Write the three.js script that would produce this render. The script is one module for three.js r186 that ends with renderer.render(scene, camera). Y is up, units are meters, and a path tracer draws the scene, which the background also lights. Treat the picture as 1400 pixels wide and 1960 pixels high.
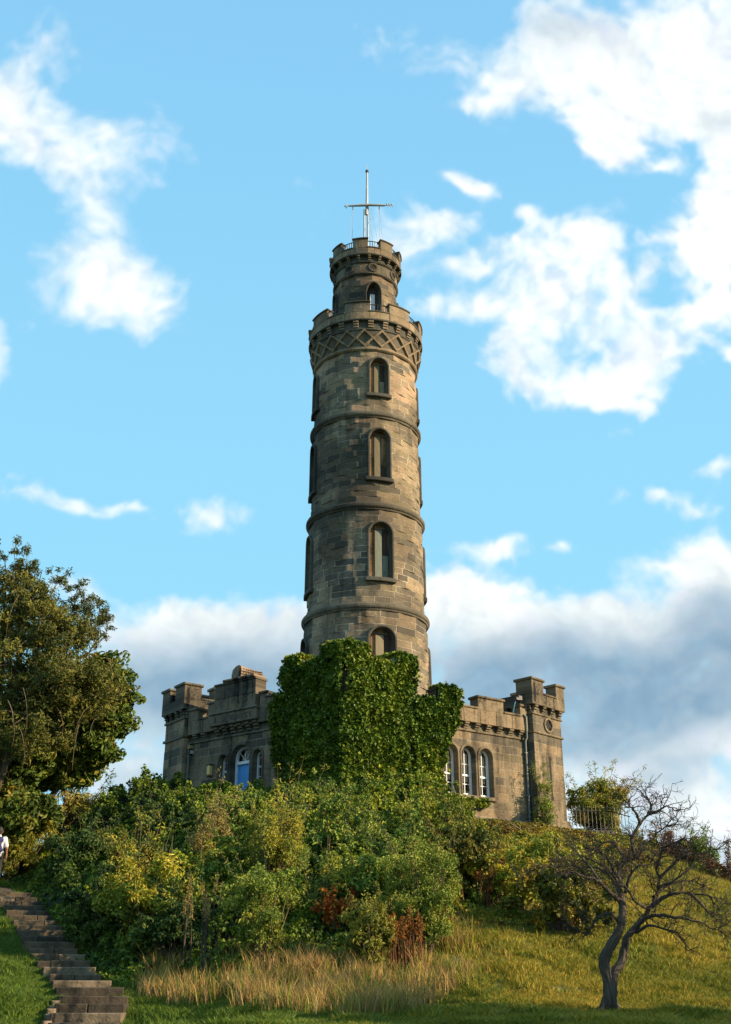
import * as THREE from 'three';
import { mergeGeometries } from 'three/addons/utils/BufferGeometryUtils.js';
import { MarchingCubes } from 'three/addons/objects/MarchingCubes.js';
import { FontLoader } from 'three/addons/loaders/FontLoader.js';
import { TextGeometry } from 'three/addons/geometries/TextGeometry.js';

// ---------------------------------------------------------------- camera, sky, sun, exposure
const scene = new THREE.Scene();
const PITCH = 23.5 * Math.PI / 180, F = 2160, EYE = 1.6;
const camera = new THREE.PerspectiveCamera(2 * Math.atan(980 / F) * 180 / Math.PI, 1400 / 1960, 0.1, 9000);
camera.position.set(0, EYE, 0);
camera.rotation.set(PITCH, 0, 0);
scene.add(camera);
const renderer = new THREE.WebGLRenderer({ antialias: true });
renderer.toneMapping = THREE.LinearToneMapping;
renderer.toneMappingExposure = 1.8;
renderer.shadowMap.enabled = true;
renderer.setSize(731, 1024);
const SUN_AZ = 73 * Math.PI / 180, SUN_EL = 28 * Math.PI / 180;   // azimuth from straight behind the camera towards the right
const sun = new THREE.DirectionalLight(new THREE.Color(1.0, 0.79, 0.50), 5.0);
sun.position.set(Math.sin(SUN_AZ) * Math.cos(SUN_EL) * 90, Math.sin(SUN_EL) * 90, -40 + Math.cos(SUN_AZ) * Math.cos(SUN_EL) * 90);
sun.target.position.set(0, 8, -40);
sun.castShadow = true;
sun.shadow.mapSize.set(4096, 4096);
Object.assign(sun.shadow.camera, { left: -40, right: 40, top: 45, bottom: -30, near: 1, far: 220 });
scene.add(sun, sun.target);

// ---------------------------------------------------------------- small tools
const rng = (s) => () => { s = (s + 0x6d2b79f5) | 0; let t = Math.imul(s ^ (s >>> 15), 1 | s); t = (t + Math.imul(t ^ (t >>> 7), 61 | t)) ^ t; return ((t ^ (t >>> 14)) >>> 0) / 4294967296; };
const clamp = (x, a = 0, b = 1) => Math.min(b, Math.max(a, x)), lerp = (a, b, t) => a + (b - a) * t, sstep = (a, b, x) => { const t = clamp((x - a) / (b - a)); return t * t * (3 - 2 * t); };
const hash = (x, y, z) => { let h = Math.imul(x, 374761393) ^ Math.imul(y, 668265263) ^ Math.imul(z, 2147483647 ^ 0x5bd1e995); h = Math.imul(h ^ (h >>> 13), 1274126177); return ((h ^ (h >>> 16)) >>> 0) / 4294967296; };
function noise(x, y, z = 0) {
  const i = Math.floor(x), j = Math.floor(y), k = Math.floor(z); let a = x - i, b = y - j, c = z - k;
  a = a * a * (3 - 2 * a); b = b * b * (3 - 2 * b); c = c * c * (3 - 2 * c);
  const q = (kk) => lerp(lerp(hash(i, j, kk), hash(i + 1, j, kk), a), lerp(hash(i, j + 1, kk), hash(i + 1, j + 1, kk), a), b);
  return c === 0 ? q(k) : lerp(q(k), q(k + 1), c);
}
function fbm(x, y, z = 0, o = 5) { let s = 0, w = 0.5, n = 0; for (let i = 0; i < o; i++) { s += w * noise(x, y, z); n += w; w *= 0.5; x = x * 2.03 + 17.3; y = y * 2.03 + 9.1; z *= 2.03; } return s / n; }
const R = (d) => d * Math.PI / 180;
const V = (x, y, z) => new THREE.Vector3(x, y, z);
// a point of the place from where the photograph shows it: (column, row) of the 1400 x 1960 picture
const cP = Math.cos(PITCH), sP = Math.sin(PITCH);
const ray = (px, py) => { const u = (980 - py) / F; return V((px - 700) / F, u * cP + sP, -(cP - u * sP)); };
const at = (px, py, depth) => { const d = ray(px, py); return d.multiplyScalar(depth / -d.z).add(V(0, EYE, 0)); };

const used = {};
const numbered = (n) => { const k = used[n] = (used[n] ?? -1) + 1; return k ? n + '_' + String(k).padStart(3, '0') : n; };
function tag(o, label, category, group, kind) { if (label) o.userData.label = label; if (category) o.userData.category = category; if (group) o.userData.group = group; if (kind) o.userData.kind = kind; return o; }
function thing(name, label, category, p = V(0, 0, 0), group) { const o = new THREE.Group(); o.name = numbered(name); o.position.copy(p); scene.add(o); return tag(o, label, category, group); }
function mesh(name, geo, mat) { const m = new THREE.Mesh(geo, mat); m.name = name; m.castShadow = m.receiveShadow = true; return m; }
// a part whose geometry is written in world coordinates, under a thing that stands at its base
function part(name, geo, mat, parent) { const m = mesh(name, Array.isArray(geo) ? mergeAll(geo) : geo, mat); parent.add(m); if (parent.parent === scene) m.position.copy(parent.position).negate(); return m; }
function group(name, parent) { const g = new THREE.Group(); g.name = name; parent.add(g); if (parent.parent === scene) g.position.copy(parent.position).negate(); return g; }
const mergeAll = (gs) => mergeGeometries(gs.map((g) => g.index ? g.toNonIndexed() : g));
const structure = (name, geo, mat) => { const m = mesh(name, geo, mat); scene.add(m); m.userData.kind = 'structure'; return m; };
function soup(pos, uv) {   // unshared triangles with flat normals
  const g = new THREE.BufferGeometry(); g.setAttribute('position', new THREE.Float32BufferAttribute(pos, 3)); g.setAttribute('uv', new THREE.Float32BufferAttribute(uv, 2)); g.computeVertexNormals(); return g;
}

// ---------------------------------------------------------------- the sky: air and clouds as a function of direction
const BLOBS = [ // centre x, y, radii, turn, weight, softness : where clouds stand, in picture units of 1/2160 rad
  [60, 100, 150, 80, 0, .52, 1], [40, 200, 140, 60, 20, .9, 1], [110, 285, 150, 46, 22, .8, 1], [240, 340, 80, 80, 40, .5, 1], [190, 410, 70, 50, 70, .8, 1], [165, 480, 100, 76, 10, .95, .95], [245, 560, 90, 56, 10, .95, .85], [140, 580, 110, 60, 0, .6, 1], [-5, 690, 44, 54, 0, .95, 1],
  [780, 70, 130, 50, -20, .55, 1], [860, 110, 80, 40, -10, .6, 1], [1340, 80, 220, 140, 0, 1.1, .7], [1180, 140, 160, 90, 0, .95, .8], [1020, 145, 150, 60, -8, .75, 1], [1130, 60, 170, 70, 0, .55, 1], [1150, 240, 70, 60, 50, .8, .4], [1215, 230, 110, 60, 0, .85, .5], [1190, 295, 50, 35, 50, .7, .3], [1270, 335, 45, 22, -20, .75, .4], [920, 190, 70, 16, -12, .6, .6], [1400, 200, 60, 60, 0, .8, .6],
  [1370, 430, 70, 120, 25, 1, .3], [1330, 495, 60, 40, 20, .8, .3], [1390, 300, 30, 40, 0, .7, .5], [1340, 595, 80, 26, -16, .85, .4], [1395, 680, 20, 18, 0, .8, .4],
  [895, 335, 55, 20, 25, .75, .6], [820, 415, 90, 26, 0, .78, .6], [760, 460, 50, 34, 0, .62, .9], [900, 500, 130, 50, -10, .72, .6], [870, 575, 120, 40, -8, .82, .6], [1010, 490, 80, 50, 20, .68, .65], [1115, 480, 64, 54, 0, .8, .6], [1070, 560, 90, 50, -30, .8, .6], [990, 630, 60, 60, 0, .78, .6], [1030, 715, 90, 44, 20, .82, .6], [1185, 590, 60, 56, 0, .72, .6], [1250, 650, 90, 40, 10, .82, .6], [1215, 725, 76, 50, 0, .78, .6], [1130, 745, 70, 34, 0, .72, .6], [1245, 775, 28, 36, 0, .7, .3], [1105, 645, 70, 60, 0, .55, .8], [1235, 525, 28, 30, 0, .62, .5], [1010, 415, 40, 18, 20, .6, .4],
  [120, 960, 80, 26, 20, .8, .8], [400, 985, 95, 40, 0, .88, .7], [250, 968, 44, 16, 0, .6, .8], [580, 360, 44, 28, 0, .55, .9], [620, 420, 60, 46, 0, .5, 1], [940, 1050, 90, 26, 0, .9, .6], [1090, 1047, 36, 16, 0, .6, .6], [1270, 950, 56, 24, 0, .75, .6], [1370, 892, 64, 26, -5, .8, .6], [1190, 820, 56, 20, 0, .55, .8],
  [350, 1205, 160, 56, 0, 1.0, .5], [470, 1210, 120, 52, 10, .95, .4], [330, 1320, 280, 120, 0, 1.2, .9], [560, 1280, 140, 110, 0, 1.1, 1], [560, 1170, 60, 30, 0, .6, .6], [450, 1360, 240, 130, 0, 1.05, 1], [240, 1510, 160, 60, 0, .7, 1], [150, 1120, 60, 24, 0, .42, 1], [60, 1360, 150, 90, 0, .42, 1],
  [870, 1145, 70, 55, 10, 1.1, .3], [950, 1180, 110, 60, 25, 1.2, .3], [900, 1280, 170, 90, 0, 1.3, .8], [1020, 1230, 60, 36, 10, 1, .4], [1100, 1232, 44, 20, 0, .95, .3], [1180, 1180, 60, 26, -10, .9, .4], [1250, 1200, 100, 40, 0, .95, .5], [1200, 1300, 260, 120, 0, 1.5, .9], [1100, 1360, 200, 90, 0, 1.3, .9], [1330, 1350, 160, 90, 0, 1.3, .9], [1370, 1240, 140, 140, 0, 1.3, .7], [1360, 1085, 60, 50, 0, 1, .4], [1400, 1150, 90, 70, 0, 1.0, .6], [1240, 1130, 120, 50, -25, .52, 1], [1000, 1390, 200, 90, 0, 1.1, 1], [1250, 1440, 220, 60, 0, 1.1, 1],
  [1190, 1478, 60, 18, 0, 1, .5], [1120, 1490, 60, 20, -5, .9, .6], [1250, 1540, 260, 70, 0, 1.05, .9], [1350, 1560, 110, 90, 0, 1.1, .5], [1390, 1440, 70, 24, 0, .9, .5], [1200, 1640, 400, 60, 0, .9, 1],
];
const GREYS = [ // where a cloud is thick enough to show its grey underside
  [330, 1310, 280, 84, 0, .95], [460, 1350, 220, 120, 0, .9], [60, 1330, 180, 110, 0, .6], [910, 1290, 180, 62, 0, .85], [1180, 1310, 260, 92, -4, 1.25], [1180, 1320, 200, 70, 0, .9], [1400, 1255, 110, 90, 0, 1.1], [1300, 1350, 190, 62, 0, 1.05], [1000, 1390, 200, 70, 0, .85], [1060, 1440, 240, 40, 0, .75], [1400, 1160, 80, 45, 0, .6], [1260, 1510, 60, 22, 0, .5], [1330, 1480, 90, 22, 0, .6], [1220, 1580, 70, 70, 0, .5], [1320, 1650, 160, 40, 0, .7], [240, 1520, 120, 40, 0, .5], [130, 90, 60, 40, 0, .25], [1060, 60, 110, 40, 0, .35], [1390, 240, 40, 30, 0, .35],
];
for (const L of [BLOBS, GREYS]) for (const b of L) { b.c = Math.cos(R(b[4])); b.s = Math.sin(R(b[4])); }
const weigh = (L, x, y, soft) => {   // union of soft ellipses: [how much, how soft]
  let D = 1, S = 0, T = 0;
  for (const b of L) { const dx = x - b[0], dy = y - b[1]; if (Math.abs(dx) > 3 * Math.max(b[2], b[3]) || Math.abs(dy) > 3 * Math.max(b[2], b[3])) continue;
    const p = (dx * b.c + dy * b.s) / b[2], q = (-dx * b.s + dy * b.c) / b[3], w = Math.min(.95, b[5] * .92) * Math.exp(-(p * p + q * q) * .8); D *= 1 - w; T += w; if (soft) S += w * b[6]; }
  return soft ? [1 - D, T > 1e-4 ? S / T : 1] : 1 - D;
};
function skyTexture() {
  const W = 4096, H = 2048, data = new Float32Array(W * H * 4);
  const low = [.21, .39, .52], AIR = .575;
  for (let row = 0; row < H; row++) {
    const el = ((row + .5) / H - .5) * Math.PI;
    for (let col = 0; col < W; col++) {
      const o = (row * W + col) * 4; data[o + 3] = 1;
      if (el < -.03) { data[o] = low[0]; data[o + 1] = low[1]; data[o + 2] = low[2]; continue; }
      // azimuth from straight ahead (-z), folded every 29 degrees so that the same kind of sky goes on all round
      const lon = ((col + .5) / W - .5) * 2 * Math.PI; let az = Math.atan2(Math.cos(lon), -Math.sin(lon));
      const step = R(60), k = Math.round(az / step); az -= k * step; if (k & 1) az = -az;
      const ex = el, x3 = Math.sin(az) * Math.cos(ex), y3 = Math.sin(ex), z3 = Math.cos(az) * Math.cos(ex);
      const f = z3 * cP + y3 * sP, u = y3 * cP - z3 * sP, px = 700 + F * x3 / f, py = 980 - F * u / f;
      const e = el * 180 / Math.PI, t = clamp(e / 48);
      let r = lerp(.36, .245, Math.pow(t, 1.15)), g = lerp(.765, .58, Math.pow(t, 1.45)), b = lerp(.985, .885, t * t);
      if (e > 48) { const q = clamp((e - 48) / 42); r *= 1 - .3 * q; g *= 1 - .2 * q; b *= 1 - .08 * q; }
      const hz = sstep(9, 0, e); r = lerp(r, .46, hz * .6); g = lerp(g, .68, hz * .5); b = lerp(b, .84, hz * .5);
      let [D, S] = py > -500 ? weigh(BLOBS, px, py, true) : [0, 1];
      if (py < 60) D += sstep(60, -400, py) * .55 * sstep(.4, .7, fbm(px / 420 + 3 * k, py / 420, 7, 3));
      if (D > .03) {
        const wx = fbm(px / 150, py / 150, 3.3, 5) - .5, wy = fbm(px / 150 + 40, py / 150, 8.1, 5) - .5;
        [D, S] = weigh(BLOBS, px + wx * 100, py + wy * 100, true);   // warped, so that the outline of a mass frays and curls
        const qx = px + wx * 150, qy = py + wy * 150, n = fbm(qx / 105, qy / 88, .7 + k * 3.1, 6), n2 = fbm((px + wx * 60) / 30, (py + wy * 60) / 25, 5, 5);
        const v = D * 1.12 + (n - .5) * 1.5 * (1 - .45 * D * D) + (n2 - .5) * .42 - .37;
        const a = sstep(0, lerp(.36, .78, S), v) * lerp(1, .9, S);
        if (a > 0.002) {
          const G = clamp(weigh(GREYS, px + wx * 130, py + wy * 130, false) * (.55 + .95 * n)), deep = sstep(.08, .6, v);
          const ns = fbm((qx - 16) / 105, (qy + 12) / 88, .7 + k * 3.1, 5), light = clamp(.62 + (n - ns) * 4.5);   // bulges turned to the sun are whiter
          const w = lerp(.88, 1.12, light) * (1 + (n2 - .5) * .10), m = G * lerp(.75, 1, deep);
          const gr = 1 + (n2 - .5) * .35 + (n - .5) * .55;
          const cr = lerp(w, .26 * gr, m), cg = lerp(Math.min(1.1, w + .03), .395 * gr, m), cb = lerp(Math.max(w, .97), .53 * lerp(1, gr, .8), m);
          r = lerp(r, cr, a); g = lerp(g, cg, a); b = lerp(b, cb, a);
        }
      }
      data[o] = r * AIR; data[o + 1] = g * AIR; data[o + 2] = b * AIR;
    }
  }
  const tx = new THREE.DataTexture(data, W, H, THREE.RGBAFormat, THREE.FloatType); tx.mapping = THREE.EquirectangularReflectionMapping; tx.magFilter = THREE.LinearFilter; tx.needsUpdate = true; return tx;
}
scene.background = scene.environment = skyTexture();

// ---------------------------------------------------------------- procedural surfaces
const enc = (x) => { x = clamp(x); return 255 * (x <= .0031308 ? 12.92 * x : 1.055 * Math.pow(x, 1 / 2.4) - .055); };
function paint(w, h, fn, srgb = true) {   // fn(u, v) -> linear [r, g, b] or a height
  const d = new Uint8Array(w * h * 4);
  for (let y = 0; y < h; y++) for (let x = 0; x < w; x++) { let c = fn((x + .5) / w, (y + .5) / h), o = (y * w + x) * 4; if (typeof c === 'number') c = [c, c, c]; for (let i = 0; i < 3; i++) d[o + i] = srgb ? enc(c[i]) : clamp(c[i]) * 255; d[o + 3] = 255; }
  const t = new THREE.DataTexture(d, w, h); t.wrapS = t.wrapT = THREE.RepeatWrapping; t.magFilter = THREE.LinearFilter; t.minFilter = THREE.LinearMipmapLinearFilter; if (srgb) t.colorSpace = THREE.SRGBColorSpace; t.needsUpdate = true; return t;
}
const tileable = (f) => (u, v) => { const a = sstep(0, 1, u), b = sstep(0, 1, v); return lerp(lerp(f(u, v), f(u - 1, v), a), lerp(f(u, v - 1), f(u - 1, v - 1), a), b); };
const grainFn = tileable((u, v) => fbm(u * 24, v * 24, 1, 5));
const grain = paint(512, 512, (u, v) => clamp((grainFn(u, v) - .5) * 1.6 + .5), false);
const scaled = (t, x, y) => { const c = t.clone(); c.repeat.set(x, y); c.needsUpdate = true; return c; };
const grain1 = scaled(grain, .9, .9);
// tower: one sheet of weathering wrapped once round, 28 m high: soot under ledges, streaks, cleaner stone where wind and sun have scoured it
const RREF = 2.8, TH0 = 13, THH = 28;
const towerMap = paint(1024, 2048, (u, v) => {
  const h = TH0 + v * THH, az = (u - .5) * 360, s = (u - .5) * 17.6;
  const wrapS = Math.abs(az) > 170 ? 0 : s;
  let k = .82 + .60 * (fbm(wrapS * 1.3, h * 1.3, 2, 4) - .5) + .46 * (fbm(wrapS * 9, h * 14, 5, 4) - .5);
  let soot = 0; const spots = .5 * sstep(.56, .7, fbm(wrapS * 4, h * 7, 44, 4));
  for (const hb of [18.1, 23.2, 28.2, 33.1, 37.3, 41]) { const d = hb - h; if (d > 0 && d < 4) soot = Math.max(soot, (1 - sstep(.1, 2.6, d)) * sstep(.36, .62, fbm(wrapS * 2.6, h * .35, hb, 4))); }
  const patch = sstep(.47, .66, fbm(wrapS * .55 + 3, h * .42, 9, 4));
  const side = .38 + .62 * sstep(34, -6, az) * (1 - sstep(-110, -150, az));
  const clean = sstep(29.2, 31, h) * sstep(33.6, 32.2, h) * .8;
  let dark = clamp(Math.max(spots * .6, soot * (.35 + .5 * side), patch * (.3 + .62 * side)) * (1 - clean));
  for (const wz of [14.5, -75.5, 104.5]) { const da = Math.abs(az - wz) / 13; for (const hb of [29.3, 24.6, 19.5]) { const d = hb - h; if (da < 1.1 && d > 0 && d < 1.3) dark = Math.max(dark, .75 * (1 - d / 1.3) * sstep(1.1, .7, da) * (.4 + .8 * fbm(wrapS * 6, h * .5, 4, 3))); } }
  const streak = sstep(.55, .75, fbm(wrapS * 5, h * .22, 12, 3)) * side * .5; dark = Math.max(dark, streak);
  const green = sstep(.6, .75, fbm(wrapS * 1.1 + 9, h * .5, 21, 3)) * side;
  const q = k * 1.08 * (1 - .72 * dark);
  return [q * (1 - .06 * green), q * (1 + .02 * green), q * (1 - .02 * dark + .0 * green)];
});
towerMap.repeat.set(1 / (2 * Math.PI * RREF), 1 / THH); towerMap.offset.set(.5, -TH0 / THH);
const wallFn = tileable((u, v) => .82 + .5 * (fbm(u * 9, v * 9, 3, 4) - .5) + .28 * (fbm(u * 60, v * 70, 5, 4) - .5) - .42 * sstep(.5, .72, fbm(u * 13 + 4, v * 5, 8, 4)) - .3 * sstep(.55, .7, fbm(u * 40, v * 4, 18, 3)) - .2 * sstep(.5, .7, fbm(u * 70, v * 90, 28, 3)));
const wallMap = scaled(paint(1024, 1024, (u, v) => { const q = wallFn(u, v); return [q, q, q * .98]; }), 1 / 7, 1 / 7);
const stoneMat = (r, g, b, map = wallMap) => new THREE.MeshStandardMaterial({ color: new THREE.Color().setRGB(r, g, b), map, roughness: .93, bumpMap: grain1, bumpScale: .012 });
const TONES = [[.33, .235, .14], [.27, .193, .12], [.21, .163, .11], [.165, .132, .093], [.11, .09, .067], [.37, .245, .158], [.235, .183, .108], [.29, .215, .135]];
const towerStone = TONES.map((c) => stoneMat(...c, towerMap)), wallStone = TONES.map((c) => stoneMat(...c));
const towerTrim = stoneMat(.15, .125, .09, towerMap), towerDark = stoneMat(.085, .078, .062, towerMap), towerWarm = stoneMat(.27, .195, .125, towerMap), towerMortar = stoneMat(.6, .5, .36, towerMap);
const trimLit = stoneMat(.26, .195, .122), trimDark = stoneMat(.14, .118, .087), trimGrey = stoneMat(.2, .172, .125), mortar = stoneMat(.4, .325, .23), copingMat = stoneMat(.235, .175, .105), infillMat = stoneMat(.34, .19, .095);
const plain = (r, g, b, rough = .8, more = {}) => new THREE.MeshStandardMaterial({ color: new THREE.Color().setRGB(r, g, b), roughness: rough, ...more });
const whitePaint = plain(.72, .74, .76, .5), bluePaint = plain(.05, .27, .66, .45), darkVoid = plain(.012, .012, .012, .9), ironMat = plain(.03, .03, .032, .5, { metalness: .4 }), leadMat = plain(.12, .13, .13, .6);
const woodFn = tileable((u, v) => .75 + .5 * (fbm(u * 30, v * 3, 3, 4) - .5) + .25 * (fbm(u * 8, v * 8, 6, 3) - .5));
const woodMap = paint(256, 256, (u, v) => { const q = woodFn(u, v); return [q, q, q]; });
const boardOlive = plain(.20, .165, .095, .85, { map: woodMap }), boardGrey = plain(.21, .22, .17, .8, { map: woodMap }), boardBrown = plain(.055, .032, .02, .85, { map: woodMap }), boardTan = plain(.33, .26, .16, .85, { map: woodMap });
const glass = new THREE.MeshPhysicalMaterial({ color: 0xffffff, transmission: 1, thickness: 0, roughness: .03, ior: 1.5 });

// ---------------------------------------------------------------- masonry
// A block over columns [{s, b, t}] (position along the wall, bottom, top), its face at d, with a chamfer; map(s, h, d) bends it onto a wall or round a tower
function block(cols, map, d = 0, depth = .06, bev = .014, back = false) {
  const n = cols.length, I = [], O = [], B = [], pos = [], uv = [];
  const ins = (i) => { const c = cols[i]; const s = i === 0 ? c.s + bev : i === n - 1 ? c.s - bev : c.s; const tb = Math.min(bev, (c.t - c.b) * .3); return { s, b: c.b + tb, t: c.t - tb }; };
  const tri = (a, b, c) => { for (const p of [a, b, c]) { pos.push(...map(p[0], p[1], p[2])); uv.push(p[0], p[1]); } };
  const quad = (a, b, c, e) => { tri(a, b, c); tri(a, c, e); };
  for (let i = 0; i < n - 1; i++) {
    const p = ins(i), q = ins(i + 1), P = cols[i], Q = cols[i + 1], w = d - bev, k = d - depth;
    quad([p.s, p.b, d], [q.s, q.b, d], [q.s, q.t, d], [p.s, p.t, d]);
    quad([P.s, P.b, w], [Q.s, Q.b, w], [q.s, q.b, d], [p.s, p.b, d]);
    quad([p.s, p.t, d], [q.s, q.t, d], [Q.s, Q.t, w], [P.s, P.t, w]);
    quad([P.s, P.b, k], [Q.s, Q.b, k], [Q.s, Q.b, w], [P.s, P.b, w]);
    quad([P.s, P.t, w], [Q.s, Q.t, w], [Q.s, Q.t, k], [P.s, P.t, k]);
    if (back) quad([Q.s, Q.b, k], [P.s, P.b, k], [P.s, P.t, k], [Q.s, Q.t, k]);
    if (i === 0) { quad([P.s, P.b, w], [p.s, p.b, d], [p.s, p.t, d], [P.s, P.t, w]); quad([P.s, P.b, k], [P.s, P.b, w], [P.s, P.t, w], [P.s, P.t, k]); }
    if (i === n - 2) { quad([q.s, q.b, d], [Q.s, Q.b, w], [Q.s, Q.t, w], [q.s, q.t, d]); quad([Q.s, Q.b, w], [Q.s, Q.b, k], [Q.s, Q.t, k], [Q.s, Q.t, w]); }
  }
  return soup(pos, uv);
}
const box = (map, s0, s1, h0, h1, d0, d1, n = 2, bev = .012) => block(Array.from({ length: n + 1 }, (_, i) => ({ s: lerp(s0, s1, i / n), b: h0, t: h1 })), map, d1, d1 - d0, bev, true);
function sheet(cols, map, d) { const pos = [], uv = []; for (let i = 0; i < cols.length - 1; i++) { const P = cols[i], Q = cols[i + 1]; for (const [s, h] of [[P.s, P.b], [Q.s, Q.b], [Q.s, Q.t], [P.s, P.b], [Q.s, Q.t], [P.s, P.t]]) { pos.push(...map(s, h, d)); uv.push(s, h); } } return soup(pos, uv); }
// openings: {c, w (half width), hb (bottom), sp (springing)}; arch top above s
const archTop = (o, s) => Math.abs(s - o.c) < o.w ? o.sp + Math.sqrt(Math.max(0, o.w * o.w - (s - o.c) ** 2)) : -1e9;
function courses(map, s0, s1, h0, h1, rows, openings, rand, len, segs = 2) {
  const out = [], hh = (h1 - h0) / rows;
  for (let r = 0; r < rows; r++) {
    const b = h0 + r * hh, t = b + hh, mid = (b + t) / 2; let s = s0 - rand() * len * .8;
    while (s < s1 - .01) {
      let e = s + len * (.62 + .75 * rand()); if (s1 - e < len * .35) e = s1;
      const a = Math.max(s, s0), z = Math.min(e, s1); s = e; if (z - a < .05) continue;
      const near = openings.filter((o) => mid > o.hb && b < o.sp + o.w && z > o.c - o.w && a < o.c + o.w);
      if (!near.length) { out.push({ a, z, b, t, cols: Array.from({ length: segs + 1 }, (_, i) => ({ s: lerp(a, z, i / segs), b, t })) }); continue; }
      let cur = []; const flush = () => { if (cur.length > 1 && cur.at(-1).s - cur[0].s > .03) out.push({ a: cur[0].s, z: cur.at(-1).s, b, t, cols: cur, cut: true }); cur = []; };
      const m = Math.max(4, Math.ceil((z - a) / .05)), stops = Array.from({ length: m + 1 }, (_, i) => lerp(a, z, i / m));
      for (const o of near) for (const x of [o.c - o.w, o.c + o.w]) if (x > a && x < z) stops.push(x - 1e-4, x + 1e-4);
      for (const x of stops.sort((p, q) => p - q)) { let lo = b; for (const o of near) { if (Math.abs(x - o.c) < o.w) lo = Math.max(lo, archTop(o, x)); } if (lo > t - .02) flush(); else cur.push({ s: x, b: lo, t }); }
      flush();
      // columns along straight runs are dropped
    }
  }
  return out;
}
const thinned = (cols) => cols.filter((c, i) => i === 0 || i === cols.length - 1 || Math.abs(c.b - cols[i - 1].b) > .004 || Math.abs(c.b - cols[i + 1].b) > .004);
const gapped = (cols, g) => { const n = cols.length; return cols.map((c, i) => ({ s: i === 0 ? c.s + g : i === n - 1 ? c.s - g : c.s, b: c.b + g, t: c.t - g })); };
// a moulding or reveal following jambs and arch: profile [[out from opening edge, d], ...] swept along the outline
function archSweep(map, o, profile, sill = true) {
  const path = [], N = 12; path.push([o.c - o.w, o.hb, -1, 0]); path.push([o.c - o.w, (o.hb + o.sp) / 2, -1, 0]);
  for (let i = 0; i <= N; i++) { const a = Math.PI - Math.PI * i / N; path.push([o.c + o.w * Math.cos(a), o.sp + o.w * Math.sin(a), Math.cos(a), Math.sin(a)]); }
  path.push([o.c + o.w, (o.hb + o.sp) / 2, 1, 0]); path.push([o.c + o.w, o.hb, 1, 0]);
  const pos = [], uv = [];
  for (let i = 0; i < path.length - 1; i++) for (let j = 0; j < profile.length - 1; j++) {
    const P = (q, k) => [q[0] + q[2] * profile[k][0], q[1] + q[3] * profile[k][0], profile[k][1]], a = P(path[i], j), b = P(path[i + 1], j), c = P(path[i + 1], j + 1), e = P(path[i], j + 1);
    for (const p of [a, b, c, a, c, e]) { pos.push(...map(...p)); uv.push(p[0], p[1]); }
  }
  return soup(pos, uv);
}
// a flat panel filling an arched opening at depth d, narrowed by g
function archPanel(map, o, d, g = 0) {
  const w = o.w - g, cols = []; for (let i = 0; i <= 10; i++) { const s = o.c - w + 2 * w * i / 10; cols.push({ s, b: o.hb, t: o.sp + Math.sqrt(Math.max(0, w * w - (s - o.c) ** 2)) }); }
  return sheet(cols, map, d);
}
const flatMap = (P, az) => { const n = [Math.sin(az), Math.cos(az)], t = [Math.cos(az), -Math.sin(az)]; return (s, h, d) => [P[0] + t[0] * s + n[0] * d, h, P[1] + t[1] * s + n[1] * d]; };
const TC = [0, -52];
const roundMap = (radius) => (s, h, d) => { const a = s / RREF, r = radius(h) + d; return [TC[0] + Math.sin(a) * r, h, TC[1] + Math.cos(a) * r]; };
function lathe(profile, seg = 96) {   // [[r, h], ...] round the tower axis, uv as on the tower
  const pos = [], uv = [];
  for (let i = 0; i < seg; i++) for (let j = 0; j < profile.length - 1; j++) {
    const P = (k, q) => [((k / seg) * 2 - 1) * Math.PI * RREF, profile[q]], a = P(i, j), b = P(i + 1, j), c = P(i + 1, j + 1), e = P(i, j + 1);
    for (const [s, [r, h]] of [a, b, c, a, c, e]) { pos.push(TC[0] + Math.sin(s / RREF) * r, h, TC[1] + Math.cos(s / RREF) * r); uv.push(s, h); }
  }
  const g = soup(pos, uv); const nrm = g.attributes.normal, p = g.attributes.position;   // smooth round the axis, crisp along the profile
  for (let i = 0; i < p.count; i++) { const x = p.getX(i) - TC[0], z = p.getZ(i) - TC[1], l = Math.hypot(x, z) || 1, ny = nrm.getY(i), nr = Math.sqrt(Math.max(0, 1 - ny * ny)) * Math.sign(nrm.getX(i) * x + nrm.getZ(i) * z || 1); nrm.setXYZ(i, x / l * nr, ny, z / l * nr); }
  return g;
}
// stones of a wall: the `most` that show largest become parts, the rest one mass
function layStones(list, map, owner, mats, pick, most, name = 'stone') {
  const eye = V(0, EYE, 0), mort = [];
  for (const q of list) {
    const c = V(...map((q.a + q.z) / 2, (q.b + q.t) / 2, 0)), c1 = V(...map((q.a + q.z) / 2, (q.b + q.t) / 2, 1)), n = c1.sub(c).normalize(), e = eye.clone().sub(c), l = e.length();
    q.area = (q.z - q.a) * (q.t - q.b) * Math.max(0, n.dot(e) / l) / (l * l) * (q.hidden ? 0 : 1); q.mat = pick(q);
  }
  const order = [...list].sort((a, b) => b.area - a.area), rest = mats.map(() => []);
  order.forEach((q, i) => { const jut = q.jut ?? 0, g = block(gapped(thinned(q.cols), .011), map, jut, .07, .009); if (i < most && q.area > 0) part(name, g, mats[q.mat], owner); else rest[q.mat].push(g); });
  const all = rest.flatMap((r, i) => r.length ? [[mergeGeometries(r), mats[i]]] : []);
  if (all.length) { const g = mergeGeometries(all.map((a) => a[0]), true), m = part('masonry', g, all.map((a) => a[1]), owner); m.userData.kind = 'stuff'; }
  return list.map((q) => sheet(thinned(q.cols), map, -.006));
}

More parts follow.
